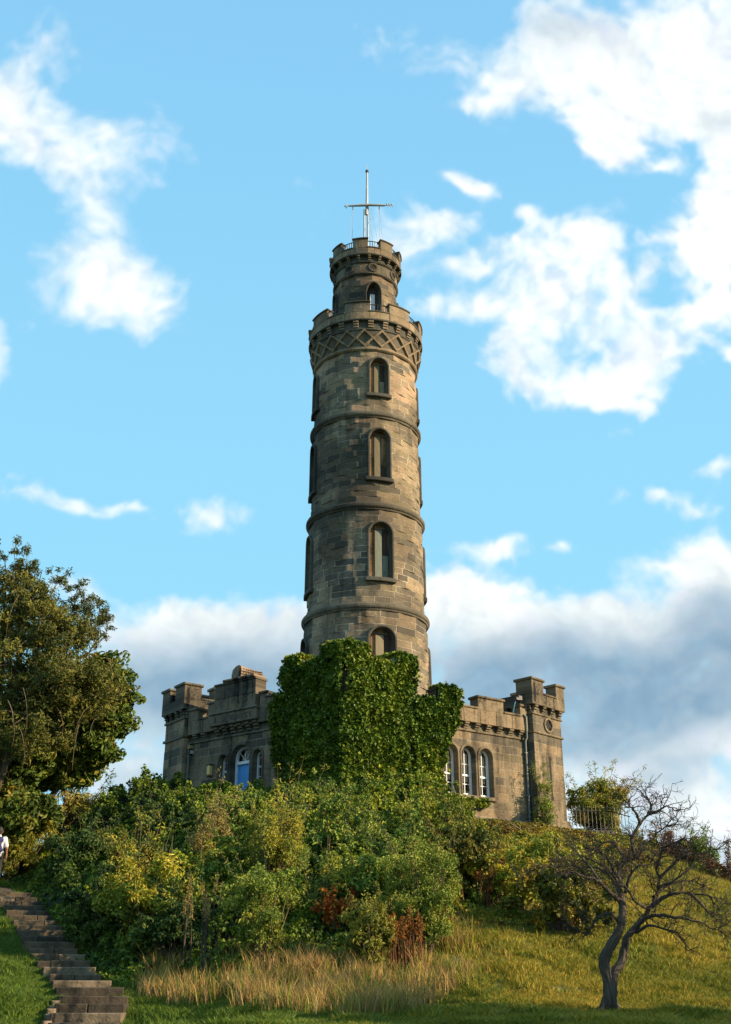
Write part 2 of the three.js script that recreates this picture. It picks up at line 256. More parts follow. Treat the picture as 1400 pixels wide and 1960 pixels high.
// ---------------------------------------------------------------- the ground
const PROFILE = [[0, 7.95], [9.8, 7.9], [11, 7.45], [13, 6.5], [16, 5.2], [20, 4.0], [24, 2.55], [27, 1.8], [30, 1.4], [34, 1.0], [40, .6], [52, 0], [70, -2], [120, -12], [300, -40], [9000, -70]];
const hillAt = (r) => { for (let i = 1; i < PROFILE.length; i++) if (r < PROFILE[i][0]) { const [a, x] = PROFILE[i - 1], [b, y] = PROFILE[i]; return lerp(x, y, (r - a) / (b - a)); } return -70; };
const smoothHill = (r) => (hillAt(Math.max(0, r - 1)) + 2 * hillAt(r) + hillAt(r + 1)) / 4;
// the stepped path: left edge, going up the hill (x, height, z)
const PATH = [[62, 2040, 21.8], [84, 1998, 23.2], [100, 1964, 24.4], [112, 1940, 25.2], [122, 1916, 26.2], [98, 1884, 28], [77, 1856, 29.4], [55, 1826, 30.9], [35, 1788, 32.7], [16, 1762, 34], [1, 1738, 35.3], [-22, 1714, 36.6], [-48, 1694, 38.2], [-90, 1680, 41]].map((p) => at(...p));
const PATH_W = 1.24;
function nearPath(x, z) {   // distance from the middle of the path and its height there
  let best = [1e9, 0]; for (let i = 0; i < PATH.length - 1; i++) { const a = PATH[i], b = PATH[i + 1], ax = a.x + PATH_W / 2, bx = b.x + PATH_W / 2, t = clamp(((x - ax) * (bx - ax) + (z - a.z) * (b.z - a.z)) / ((bx - ax) ** 2 + (b.z - a.z) ** 2)), d = Math.hypot(x - lerp(ax, bx, t), z - lerp(a.z, b.z, t)); if (d < best[0]) best = [d, lerp(a.y, b.y, t)]; } return best;
}
function groundY(x, z) {
  const r0 = Math.hypot(x - TC[0], z - TC[1]), r = Math.max(0, r0 - 1.5 * sstep(45, 85, Math.atan2(x, z - TC[1]) * 57.3) * sstep(120, 30, r0)); let y = smoothHill(r);
  if (r < 90) { y += (fbm(x * .25, z * .25, 4, 3) - .5) * .5 * sstep(10, 14, r) * sstep(1, 8, -z + 4); if (r > 10) y += (fbm(x * 1.1, z * 1.1, 6, 2) - .5) * .14; }
  if (x < 0 && x > -22 && z < -20 && z > -46) { const [d, py] = nearPath(x, z), k = 1 - sstep(.75, 4.0, d); y = lerp(y, py - .1, k); }
  return y;
}
function hit(px, py) { const d = ray(px, py); let a = 4, p = V(0, 0, 0); for (let t = 15; t < 90; t += .1) { p.copy(d).multiplyScalar(t / -d.z); p.y += EYE; if (p.y < groundY(p.x, p.z)) break; } p.y = groundY(p.x, p.z); return p; }
function groundGeo() {
  const axis = (lo, hi, step, far) => { const a = []; for (let x = lo; x <= hi + 1e-6; x += step) a.push(x); let s = step, x = hi; while (x < far) { s *= 1.35; x += s; a.push(x); } s = step; x = lo; while (x > -far) { s *= 1.35; x -= s; a.unshift(x); } return a; };
  const xs = axis(-22, 22, .4, 5000), zs = axis(-64, -4, .4, 5000), pos = [], uv = [], col = [], idx = [];
  for (const z of zs) for (const x of xs) {
    pos.push(x, groundY(x, z), z); uv.push(x, z);
    const m = fbm(x * .35, z * .35, 3, 4), n = fbm(x * 1.3, z * 1.3, 8, 3), right = sstep(-4, 8, x), dry = clamp(sstep(.45, .68, m) * .7 + sstep(.5, .7, n) * .35) * right;
    const c = [lerp(.07, .19, dry), lerp(.105, .155, dry), lerp(.018, .03, dry)], bare = sstep(14, 10.5, Math.hypot(x, z + 52)) * .8;
    col.push(lerp(c[0], .13, bare), lerp(c[1], .10, bare), lerp(c[2], .05, bare));
  }
  for (let j = 0; j < zs.length - 1; j++) for (let i = 0; i < xs.length - 1; i++) { const a = j * xs.length + i, b = a + 1, c = a + xs.length, e = c + 1; idx.push(a, c, b, b, c, e); }
  const g = new THREE.BufferGeometry(); g.setAttribute('position', new THREE.Float32BufferAttribute(pos, 3)); g.setAttribute('uv', new THREE.Float32BufferAttribute(uv, 2)); g.setAttribute('color', new THREE.Float32BufferAttribute(col, 3)); g.setIndex(idx); g.computeVertexNormals(); return g;
}
const turfFn = tileable((u, v) => .7 + .9 * (fbm(u * 40, v * 40, 2, 4) - .5) + .5 * (fbm(u * 7, v * 7, 6, 3) - .5));
const turf = scaled(paint(512, 512, (u, v) => { const q = turfFn(u, v); return [q, q, q * .9]; }), .4, .4);
structure('ground', groundGeo(), new THREE.MeshStandardMaterial({ vertexColors: true, map: turf, roughness: 1, bumpMap: scaled(grain, .5, .5), bumpScale: .05 }));

// ---------------------------------------------------------------- the round tower
const tower = thing('round_tower', 'tall round telescope-shaped sandstone tower with two crenellated galleries on the hilltop', 'tower', V(0, 7.5, -52));
const rad = (h) => h < 18.3 ? lerp(3.06, 2.965, clamp((h - 13) / 5)) : h < 23.4 ? lerp(2.858, 2.828, (h - 18.4) / 4.8) : h < 28.4 ? lerp(2.745, 2.722, (h - 23.5) / 4.7) : h < 33.9 ? lerp(2.684, 2.656, clamp((h - 28.5) / 3.5)) : 1.69;
const rm = roundMap(rad), sOf = (deg) => R(deg) * RREF;
{
  const rand = rng(11);
  const WINS = [[29.52, 31.68, 12.0, 0], [24.86, 27.6, 12.8, 1], [19.68, 22.58, 13.1, 2], [14.6, 17.36, 13.6, 3]];   // bottom, top of moulding, half angle with moulding, kind
  const openings = [], MW = .13;
  for (const az of [14.5, 104.5, -75.5, 194.5]) for (const [b, t, ha, kind] of WINS) { const w = sOf(ha) * 1 - MW; openings.push({ c: sOf(az), w, hb: b, sp: t - MW - w, kind, az }); }
  const upper = [14.5, 104.5, -75.5, 194.5].map((az) => ({ c: sOf(az), w: sOf(15.6) - .16, hb: 34.0, sp: 36.92 - .13 - (sOf(15.6) - .16), kind: 4, az }));
  const S = Math.PI * RREF, list = [];
  const TIERS = [[12.2, 18.08, 18], [18.46, 23.16, 15], [23.56, 28.16, 15], [28.56, 32.02, 11]];
  for (const [a, b, n] of TIERS) list.push(...courses(rm, -S, S, a, b, n, openings, rand, .98));
  list.push(...courses(rm, -S, S, 33.9, 37.34, 10, upper, rand, 1.25));
  const pick = (q) => {
    const h = (q.b + q.t) / 2, az = (q.a + q.z) / 2 / RREF * 180 / Math.PI, x = rand(), n = fbm(az / 24, h / 1.6, 31, 3) + (rand() - .5) * .38;
    if (q.t < 13.2) q.hidden = true;
    q.jut = (rand() - .35) * .012;
    if (h > 29.4 && h < 33) return n > .66 ? 3 : x < .4 ? 5 : x < .75 ? 0 : x < .9 ? 1 : 4;
    if (az > 22 && az < 120) return n > .76 ? 4 : n > .6 ? 3 : x < .4 ? 1 : x < .6 ? 2 : x < .8 ? 6 : x < .93 ? 7 : 0;
    return n > .72 ? 4 : n > .6 ? 3 : x < .36 ? 2 : x < .64 ? 1 : x < .76 ? 7 : x < .88 ? 5 : 3;
  };
  const mort = layStones(list, rm, tower, towerStone, pick, 300);
  part('mortar', mort, towerMortar, tower);
  // string courses between the storeys
  for (const [h, r0, r1, rm0] of [[18.08, 2.965, 2.858, 3.095], [23.16, 2.83, 2.745, 2.972], [28.16, 2.724, 2.684, 2.868]])
    part('string_course', lathe([[r0 - .05, h - .03], [r0 + .03, h - .02], [r0 + .05, h + .05], [rm0 - .03, h + .09], [rm0, h + .15], [rm0, h + .25], [rm0 - .03, h + .3], [r1 + .06, h + .34], [r1 + .03, h + .4], [r1 - .05, h + .41]]), towerTrim, tower);
  // windows: moulding, reveal, sill and what fills them
  for (const o of [...openings, ...upper]) {
    const w = group('window', tower), deep = o.kind === 4 ? .3 : .27;
    w.add(mesh('moulding', archSweep(rm, o, [[0, -.02], [0, .09], [.03, .125], [MW - .04, .125], [MW - .01, .085], [MW, -.03]]), towerDark));
    w.add(mesh('reveal', archSweep(rm, o, [[0, -deep - .02], [0, -.015]]), towerTrim));
    if (o.kind < 4) w.add(mesh('sill', box(rm, o.c - o.w - .2, o.c + o.w + .2, o.hb - .2, o.hb, -.3, .16, 6, .025), towerDark));
    const k = o.kind, s = (f) => o.c + (f - .5) * 2 * o.w, top = o.sp + o.w * .45;
    if (k === 4) {
      w.add(mesh('infill', archPanel(rm, o, -deep), towerDark));
      const dw = o.w * .42; w.add(mesh('door_frame', box(rm, o.c - dw - .04, o.c + dw + .04, o.hb, o.sp + .12, -deep, -deep + .05, 2), towerTrim));
      for (let i = 0; i < 3; i++) w.add(mesh('plank', box(rm, o.c - dw + i * dw * 2 / 3 + .012, o.c - dw + (i + 1) * dw * 2 / 3 - .012, o.hb, o.sp + .06, -deep + .02, -deep + .08, 1, .008), whitePaint));
    } else {
      w.add(mesh('infill', archPanel(rm, o, -deep), infillMat));
      const fill = [[boardOlive, boardBrown, boardTan], [boardOlive, infillMat, boardBrown], [boardGrey, boardBrown, boardGrey], [boardTan, boardBrown, towerTrim]][k];
      const hm = lerp(o.hb, top, k === 1 ? .32 : .5);
      w.add(mesh('board', box(rm, s(.26), s(.62), o.hb + .02, top, -deep, -deep + .07, 2), fill[0]));
      w.add(mesh('board', box(rm, s(.65), s(.95), hm, top, -deep, -deep + .03, 2), fill[1]));
      w.add(mesh('board', box(rm, s(.65), s(.95), o.hb + .02, hm - .02, -deep, -deep + .04, 2), fill[2]));
      w.add(mesh('lintel_board', box(rm, s(.2), s(.97), top + .02, top + .09, -deep, -deep + .09, 2), towerTrim));
    }
  }
  // lower gallery: ring, flared lattice frieze, corbels, parapet
  const flare = (h) => lerp(2.70, 2.90, sstep(32.2, 33.3, h)), fm = roundMap(flare);
  part('ring_moulding', lathe([[2.63, 31.98], [2.70, 32.0], [2.765, 32.06], [2.765, 32.13], [2.73, 32.16], [2.74, 32.2], [2.70, 32.25]]), towerWarm, tower);
  part('frieze', lathe([[2.68, 32.22], ...[32.3, 32.5, 32.7, 32.9, 33.1].map((h) => [flare(h), h])]), towerTrim, tower);
  for (let i = 0; i < 20; i++) for (const dir of [-1, 1]) {   // crossing fillets
    const s0 = sOf(-172 + i * 18), half = sOf(9), cols = []; const pos = [], uv = [];
    const P = (f, e, d) => { const s = s0 + dir * (f * 2 - 1) * half, h = lerp(32.26, 33.06, f) + e, q = fm(s, h, d); return [...q, s, h]; };
    for (let j = 0; j < 6; j++) { const f = j / 6, g = (j + 1) / 6; for (const [e0, d0, e1, d1] of [[-.06, .1, .06, .1], [.06, .1, .075, -.01], [-.075, -.01, -.06, .1]]) { const a = P(f, e0, d0), b = P(g, e0, d0), c = P(g, e1, d1), e = P(f, e1, d1); for (const p of dir > 0 ? [a, b, c, a, c, e] : [a, c, b, a, e, c]) { pos.push(p[0], p[1], p[2]); uv.push(p[3], p[4]); } } }
    part('lattice_bar', soup(pos, uv), towerStone[1], tower);
  }
  const gallery = (hs, hc, hp, hcren, hm, rWall, rPar, nCorb, nMer, az0, merHalf, inner, corbW) => {
    part('string_course', lathe([[rWall - .05, hs - .03], [rWall + .02, hs - .02], [rWall + .075, hs + .03], [rWall + .075, hs + .08], [rWall + .02, hs + .12], [rWall, hs + .13], [rWall, hp], [rPar - .04, hp], [rPar + .015, hp + .01], [rPar + .03, hp + .05], [rPar, hp + .1], [rPar - .1, hp + .11]]), towerDark, tower);
    const cm = roundMap(() => rWall);
    for (let i = 0; i < nCorb; i++) {
      const s = sOf(-180 + (i + .35) * 360 / nCorb), n = 3, dh = (hp - hc) / n, g = [];
      for (let k = 0; k < n; k++) g.push(box(cm, s - corbW, s + corbW, hc + k * dh + .012, hc + (k + 1) * dh - .012, -.02, (rPar - rWall) * (.4 + .3 * k) , 1, .02));
      part('corbel', g, towerWarm, tower);
    }
    const pm = roundMap(() => rPar), step = 360 / nMer;
    for (let i = 0; i < nMer; i++) {
      const c = az0 + i * step;
      for (const [a, b] of [[c - merHalf, c + merHalf], [c + merHalf, c + step - merHalf]]) { const k = a === c - merHalf ? 1 : 2; for (let j = 0; j < k; j++) { const p = sOf(lerp(a, b, j / k)), q = sOf(lerp(a, b, (j + 1) / k)); part('parapet_block', box(pm, p + .006, q - .006, hp + .1, hcren - .07, -.26, 0, 4, .014), towerStone[[1, 3, 0, 2, 7][Math.floor(rand() * 5)]], tower); } }
      part('crenel_coping', box(pm, sOf(c + merHalf), sOf(c + step - merHalf), hcren - .07, hcren, -.28, .045, 6, .02), towerTrim, tower);
      const m = part('merlon', box(pm, sOf(c - merHalf), sOf(c + merHalf), hcren - .07, hm - .09, -.3, 0, 5, .014), towerStone[[2, 1, 3, 7][Math.floor(rand() * 4)]], tower);
      m.add(mesh('coping', box(pm, sOf(c - merHalf) - .05, sOf(c + merHalf) + .05, hm - .09, hm, -.36, .06, 5, .025), towerTrim));
      // railing in the gap
      const g = [], p0 = sOf(c + merHalf), p1 = sOf(c + step - merHalf), nb = Math.max(4, Math.round((p1 - p0) * (rPar / RREF) / .15)), top = hcren + .42;
      for (let j = 0; j <= nb; j++) { const s = lerp(p0, p1, j / nb); g.push(box(pm, s - .014 * RREF / rPar, s + .014 * RREF / rPar, hcren, top, -.155, -.127, 1, .002)); }
      g.push(box(pm, p0, p1, top, top + .03, -.165, -.12, 5, .004));
      part('railing', g, ironMat, tower);
    }
    part('gallery_floor', lathe([[inner, hcren - .5], [rPar - .26, hcren - .5], [rPar - .26, hp + .05]]), leadMat, tower);
  };
  gallery(33.08, 33.24, 33.62, 34.2, 34.78, 2.86, 3.02, 24, 8, -8.5, 12.4, 1.6, .13);
  // upper drum: ring, quatrefoils, corbels, parapet
  part('ring_moulding', lathe([[1.66, 37.3], [1.72, 37.32], [1.79, 37.38], [1.79, 37.44], [1.75, 37.48], [1.72, 37.5], [1.72, 38.1]]), towerTrim, tower);
  const dm = roundMap(() => 1.72);
  for (let i = 0; i < 8; i++) {
    const c = sOf(-31 + i * 45), k = RREF / 1.72, g = part('quatrefoil', ringOf(dm, c, 37.8, .2, .27, k, .0, .06), towerTrim, tower);
    g.add(mesh('recess', foil(dm, c, 37.8, k, .012), darkVoid)); g.add(mesh('foil_edge', foilEdge(dm, c, 37.8, k, .055), towerWarm));
  }
  for (let i = 0; i < 12; i++) part('frieze_block', box(dm, sOf(-180 + i * 30) + .01, sOf(-150 + i * 30) - .01, 37.5, 38.1, -.05, .008, 3, .012), towerStone[[2, 3, 1][i % 3]], tower);
  gallery(38.06, 38.16, 38.46, 38.98, 39.55, 1.74, 1.96, 20, 8, -8.5, 12, 0, .11);
}
function ringOf(map, c, h, r0, r1, k, d0, d1) {
  const pos = [], uv = [], N = 20, P = (a, r, d) => { const s = c + Math.cos(a) * r * k, y = h + Math.sin(a) * r; return [...map(s, y, d), s, y]; };
  for (let i = 0; i < N; i++) { const a = i / N * 2 * Math.PI, b = (i + 1) / N * 2 * Math.PI; for (const [ra, da, rb, db] of [[r0, d0, r0, d1], [r0, d1, r1, d1], [r1, d1, r1, d0]]) { const p = P(a, ra, da), q = P(b, ra, da), r = P(b, rb, db), s = P(a, rb, db); for (const v of [p, r, q, p, s, r]) { pos.push(v[0], v[1], v[2]); uv.push(v[3], v[4]); } } }
  return soup(pos, uv);
}
function foilPts(sc) { const o = []; for (let q = 0; q < 4; q++) for (let i = 0; i <= 5; i++) { const m = q * Math.PI / 2, a = m - 1.9 + 3.8 * i / 5; o.push([(Math.cos(m) * .1 + Math.cos(a) * .085) * sc, (Math.sin(m) * .1 + Math.sin(a) * .085) * sc]); } return o; }
function foil(map, c, h, k, d, sc = 1) { const p = foilPts(sc), pos = [], uv = []; for (let i = 0; i < p.length; i++) for (const [x, y] of [[0, 0], p[i], p[(i + 1) % p.length]]) { pos.push(...map(c + x * k, h + y, d)); uv.push(x, y); } return soup(pos, uv); }
function foilEdge(map, c, h, k, d, sc = 1) { const p = foilPts(sc), q = foilPts(sc * 1.2), pos = [], uv = []; for (let i = 0; i < p.length; i++) { const j = (i + 1) % p.length; for (const [[x, y], e] of [[p[i], d], [q[j], d], [p[j], d], [p[i], d], [q[i], d], [q[j], d], [p[i], 0], [p[i], d], [p[j], d], [p[i], 0], [p[j], d], [p[j], 0], [q[i], d], [q[i], 0], [q[j], 0], [q[i], d], [q[j], 0], [q[j], d]]) { pos.push(...map(c + x * k, h + y, e)); uv.push(x, y); } } return soup(pos, uv); }

// mast with its yard on the tower's top
function tube(pts, radii, sides = 6, capped = true) {
  const pos = [], nor = [], uv = [], idx = [], n = pts.length, up = V(0, 1, 0), t = V(), a = V(), b = V(); let L = 0;
  for (let i = 0; i < n; i++) {
    t.subVectors(pts[Math.min(i + 1, n - 1)], pts[Math.max(i - 1, 0)]).normalize();
    if (i === 0) { a.crossVectors(Math.abs(t.y) > .9 ? V(1, 0, 0) : up, t).normalize(); } else a.addScaledVector(t, -a.dot(t)).normalize();
    b.crossVectors(t, a); if (i) L += pts[i].distanceTo(pts[i - 1]);
    for (let j = 0; j <= sides; j++) { const q = j / sides * 2 * Math.PI, x = Math.cos(q), y = Math.sin(q); nor.push(a.x * x + b.x * y, a.y * x + b.y * y, a.z * x + b.z * y); pos.push(pts[i].x + nor.at(-3) * radii[i], pts[i].y + nor.at(-2) * radii[i], pts[i].z + nor.at(-1) * radii[i]); uv.push(j / sides * 2, L); }
  }
  for (let i = 0; i < n - 1; i++) for (let j = 0; j < sides; j++) { const p = i * (sides + 1) + j, q = p + sides + 1; idx.push(p, p + 1, q, p + 1, q + 1, q); }
  if (capped) for (const [i, s] of [[0, -1], [n - 1, 1]]) { const c = pos.length / 3; pos.push(pts[i].x, pts[i].y, pts[i].z); nor.push(0, s, 0); uv.push(0, 0); for (let j = 0; j < sides; j++) { const p = i * (sides + 1) + j; s > 0 ? idx.push(c, p, p + 1) : idx.push(c, p + 1, p); } }
  const g = new THREE.BufferGeometry(); g.setAttribute('position', new THREE.Float32BufferAttribute(pos, 3)); g.setAttribute('normal', new THREE.Float32BufferAttribute(nor, 3)); g.setAttribute('uv', new THREE.Float32BufferAttribute(uv, 2)); g.setIndex(idx); return g;
}
const line = (a, b, r, s = 5) => tube([a, b], [r, r], s);
{
  const m = thing('signal_mast', 'white wooden mast with a crossing yard and thin stays on top of the tower', 'mast', V(0.03, 38.5, -52)), X = .03, Z = -52, pale = plain(.42, .42, .43, .5), grey = plain(.34, .36, .38, .6);
  part('lower_mast', [line(V(X - .1, 38.5, Z), V(X - .1, 42.95, Z), .05, 8), line(V(X + .1, 38.5, Z), V(X + .1, 43.3, Z), .058, 8)], pale, m);
  part('topmast', tube([V(X + .03, 42.6, Z), V(X + .05, 43.6, Z), V(X + .06, 45.6, Z)], [.08, .075, .05], 8), pale, m);
  part('mast_cap', tube([V(X + .06, 45.58, Z), V(X + .06, 45.64, Z), V(X + .06, 45.74, Z), V(X + .06, 45.78, Z)], [.05, .1, .1, .04], 8), ironMat, m);
  part('finial', line(V(X + .04, 45.7, Z), V(X + .04, 46.25, Z), .014, 5), pale, m);
  part('yard', tube([V(-.92, 43.13, Z + .12), V(-.2, 43.16, Z + .14), V(.3, 43.18, Z + .14), V(1.1, 43.16, Z + .12)], [.055, .08, .08, .06], 8), grey, m);
  part('yard_arm', [tube([V(-1.22, 43.1, Z + .12), V(-.9, 43.13, Z + .12)], [.03, .035], 6), box(flatMap([0, Z + .12], 0), -1.12, -1.06, 43.0, 43.26, -.05, .05)], grey, m);
  const arm = [tube([V(1.08, 43.16, Z + .12), V(1.56, 43.2, Z + .12)], [.03, .025], 6)];
  for (let i = 0; i < 3; i++) arm.push(tube([V(1.2 + i * .13, 43.28, Z + .12), V(1.3 + i * .13, 43.06, Z + .12)], [.045, .02], 6));
  part('signal_arm', arm, grey, m);
  for (const [x0, y0, x1, z1] of [[-.72, 43.05, -.95, .9], [-.7, 43.05, -.8, -.6], [.78, 43.08, 1.0, .8], [.8, 43.08, .78, -.7], [.35, 43.0, .85, .2], [.05, 44.6, .6, -1]]) part('stay', line(V(x0, y0, Z + .1), V(x1, 39.4, Z + z1), .008, 4), grey, m);
  part('halyard_block', [line(V(-.72, 43.05, Z + .1), V(-.72, 42.85, Z + .1), .03), line(V(.78, 43.08, Z + .1), V(.78, 42.88, Z + .1), .03)], ironMat, m);
}

// ---------------------------------------------------------------- the castellated building at its foot
const lodge = thing('castellated_building', 'low castellated sandstone building with square corner turrets round the foot of the tower', 'building', V(0, 7.5, -50));
const LA = R(-37.5), RA = R(34.5);
const nrm = (a) => [Math.sin(a), Math.cos(a)];
const leftMap = flatMap([TC[0] + nrm(LA)[0] * 6.65, TC[1] + nrm(LA)[1] * 6.65], LA), rightMap = flatMap([TC[0] + nrm(RA)[0] * 6.63, TC[1] + nrm(RA)[1] * 6.63], RA);
const RP = [7.253, -48.45], LP = [-8.0, -49.4], CP = [-.8, -42.8];
const rF = flatMap(RP, R(46)), rS = flatMap(RP, R(-44)), lF = flatMap(LP, R(36)), lS = flatMap(LP, R(-54)), cR = flatMap(CP, R(43)), cL = flatMap(CP, R(-47));
const leftOpen = [{ c: -2.52, w: .25, hb: 9.25, sp: 11.03, kind: 'window' }, { c: -1.515, w: .53, hb: 9.0, sp: 11.05, kind: 'door' }, { c: -.545, w: .245, hb: 9.25, sp: 11.03, kind: 'window' }];
const rightOpen = [-.335, .6, 1.535].map((c) => ({ c, w: .355, hb: 9.38, sp: 11.02, kind: 'sash' }));
{
  const rand = rng(23), list = [];
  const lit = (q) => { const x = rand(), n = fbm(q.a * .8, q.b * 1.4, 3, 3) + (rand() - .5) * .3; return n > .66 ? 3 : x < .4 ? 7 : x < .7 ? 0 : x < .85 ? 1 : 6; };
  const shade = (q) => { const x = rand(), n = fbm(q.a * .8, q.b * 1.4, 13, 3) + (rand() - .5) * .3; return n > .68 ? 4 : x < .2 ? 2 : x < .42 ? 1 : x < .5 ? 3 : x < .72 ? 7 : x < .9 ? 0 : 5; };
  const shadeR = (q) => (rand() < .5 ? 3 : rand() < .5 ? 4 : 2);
  const add = (map, s0, s1, h0, h1, rows, open, pick, len) => { for (const q of courses(map, s0, s1, h0, h1, rows, open, rand, len, 1)) { q.map = map; q.pick = pick; list.push(q); } };
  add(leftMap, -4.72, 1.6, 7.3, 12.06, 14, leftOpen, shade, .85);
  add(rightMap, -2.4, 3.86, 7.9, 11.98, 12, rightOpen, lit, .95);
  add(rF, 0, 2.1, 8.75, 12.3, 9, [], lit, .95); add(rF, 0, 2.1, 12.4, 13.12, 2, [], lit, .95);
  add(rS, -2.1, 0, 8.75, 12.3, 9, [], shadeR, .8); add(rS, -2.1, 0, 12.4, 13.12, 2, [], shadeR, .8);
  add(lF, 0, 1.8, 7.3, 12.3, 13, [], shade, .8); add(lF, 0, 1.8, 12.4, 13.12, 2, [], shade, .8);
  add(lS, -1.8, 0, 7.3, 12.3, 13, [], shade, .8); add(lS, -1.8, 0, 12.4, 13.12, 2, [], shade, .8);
  // one list, one limit: stones are laid wall by wall but ranked together
  const eye = V(0, EYE, 0), rest = wallStone.map(() => []), mort = [];
  for (const q of list) { const m = q.map, c = V(...m((q.a + q.z) / 2, (q.b + q.t) / 2, 0)), n = V(...m((q.a + q.z) / 2, (q.b + q.t) / 2, 1)).sub(c), e = eye.clone().sub(c), l = e.length(); q.area = (q.z - q.a) * (q.t - q.b) * Math.max(0, n.dot(e) / l) * (q.t < 9 || (m === rightMap && q.z < -.6) || (m === leftMap && q.a > .4) ? .1 : 1); q.mat = q.pick(q); mort.push(sheet(thinned(q.cols), m, -.007)); }
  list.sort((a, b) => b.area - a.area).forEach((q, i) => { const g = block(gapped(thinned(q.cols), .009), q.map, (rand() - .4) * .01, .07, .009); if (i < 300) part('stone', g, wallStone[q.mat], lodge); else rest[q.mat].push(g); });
  part('masonry', mergeGeometries(rest.filter((r) => r.length).map((r) => mergeGeometries(r)), true), wallStone.filter((_, i) => rest[i].length), lodge).userData.kind = 'stuff';
  part('mortar', mort, mortar, lodge);

  // back walls and roof, away from the photograph
  const v5 = (az, r = 8.2) => [TC[0] + Math.sin(R(az)) * r, TC[1] + Math.cos(R(az)) * r];
  for (const az of [106.5, 178.5, 250.5]) part('back_wall', box(flatMap([TC[0] + Math.sin(R(az)) * 6.6, TC[1] + Math.cos(R(az)) * 6.6], R(az)), -4.7, 4.7, 7.2, 13, -.4, 0), trimGrey, lodge);
  { const sh = new THREE.Shape([-1.5, 70.5, 142.5, 214.5, 286.5].map((a) => { const p = v5(a, 7.9); return new THREE.Vector2(p[0], -p[1]); })), g = new THREE.ExtrudeGeometry(sh, { depth: .15, bevelEnabled: false }); g.rotateX(-Math.PI / 2); g.translate(0, 12.5, 0); part('roof', g, leadMat, lodge); }
  // solid cores of the corner turrets
  part('turret_core', [box(rF, .06, 2.04, 7.2, 13.5, -2.04, -.06), box(lF, .06, 1.74, 7.0, 13.5, -1.74, -.06)], trimGrey, lodge);
  part('front_turret', [box(cR, 0, 3.6, 7.0, 14.05, -3.6, 0), box(cR, -.1, 1.0, 14.0, 14.5, -1.0, .1), box(cR, 2.6, 3.7, 14.0, 14.5, -.9, .1), box(cL, -3.7, -2.6, 14.0, 14.5, -.9, .1)], trimGrey, lodge);

  // wing cornices, parapets and merlons
  const wing = (map, s0, s1, o, mats, corb, merl, gaps) => {
    part('string_course', box(map, s0, s1, 11.99, 12.09, -.05, .06, 2, .02), mats.trim, lodge);
    part('corbel_wall', box(map, s0, s1, 12.09, 12.4, -.3, -.005, 1, .002), mats.dark, lodge);
    for (const s of corb) { const g = []; for (let k = 0; k < 3; k++) g.push(box(map, s - .12, s + .12, 12.1 + k * .085, 12.175 + k * .085, -.02, .08 + k * .065, 1, .016)); part('corbel', g, mats.trim, lodge); }
    const n = Math.round((s1 - s0) / .95);
    for (let i = 0; i < n; i++) part('parapet_block', box(map, lerp(s0, s1, i / n) + .005, lerp(s0, s1, (i + 1) / n) - .005, 12.36, 12.95, -.3, o, 1, .012), wallStone[mats.pick[Math.floor(rand() * mats.pick.length)]], lodge);
    for (const [a, b] of gaps) part('crenel_coping', box(map, a, b, 12.95, 13.04, -.32, o + .05, 1, .02), mats.cope, lodge);
    for (const [a, b, t] of merl) { const m = part('merlon', box(map, a, b, 12.95, t - .1, -.3, o, 1, .012), wallStone[mats.pick[0]], lodge); m.add(mesh('coping', box(map, a - .06, b + .06, t - .1, t, -.36, o + .07, 1, .025), mats.cope)); }
  };
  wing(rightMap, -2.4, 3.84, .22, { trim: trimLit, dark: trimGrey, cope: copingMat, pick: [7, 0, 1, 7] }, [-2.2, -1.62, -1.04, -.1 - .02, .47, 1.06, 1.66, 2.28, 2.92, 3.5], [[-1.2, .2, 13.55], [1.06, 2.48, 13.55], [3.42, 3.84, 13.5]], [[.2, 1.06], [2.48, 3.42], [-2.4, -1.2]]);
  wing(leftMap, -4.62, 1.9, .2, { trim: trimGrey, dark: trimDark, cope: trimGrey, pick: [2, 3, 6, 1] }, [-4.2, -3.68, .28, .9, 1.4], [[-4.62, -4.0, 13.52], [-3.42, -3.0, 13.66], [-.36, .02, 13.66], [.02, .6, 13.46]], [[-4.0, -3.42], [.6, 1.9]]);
  // the raised panel over the door
  for (const s of [-2.85, -2.4, -1.95, -1.5, -1.05, -.6]) { const g = []; for (let k = 0; k < 3; k++) g.push(box(leftMap, s - .12, s + .12, 12.14 + k * .12, 12.24 + k * .12, -.02, .1 + k * .085, 1, .018)); part('corbel', g, trimGrey, lodge); }
  const plate = part('inscribed_panel', box(leftMap, -3.12, -.37, 12.5, 12.98, .0, .36, 1, .02), wallStone[2], lodge);
  part('panel_moulding', [box(leftMap, -3.16, -.33, 12.98, 13.07, .0, .42, 1, .025)], trimGrey, lodge);
  const font = await new FontLoader().loadAsync('fonts/droid/droid_serif_bold.typeface.json');
  const tg = new TextGeometry('A . D . MDCCCV', { font, size: .215, depth: .006, curveSegments: 3 }); tg.computeBoundingBox(); const tw = tg.boundingBox.max.x, P0 = leftMap(-1.76 - tw / 2, 12.63, .362); tg.rotateY(LA); tg.translate(...P0);
  plate.add(mesh('lettering', tg, plain(.045, .04, .032, .95)));
  for (const [a, b, h0, h1, m] of [[-2.96, -2.1, 13.07, 13.66, 2], [-2.1, -1.25, 13.07, 13.66, 6], [-1.25, -.53, 13.07, 13.66, 2], [-2.96, -1.7, 13.66, 14.25, 3], [-1.7, -.53, 13.66, 14.25, 2]]) part('attic_block', box(leftMap, a + .006, b - .006, h0 + .005, h1 - .005, -.35, .3, 1, .014), wallStone[m], lodge);
  part('attic_coping', box(leftMap, -2.99, -.5, 14.25, 14.34, -.4, .35, 1, .025), trimGrey, lodge);

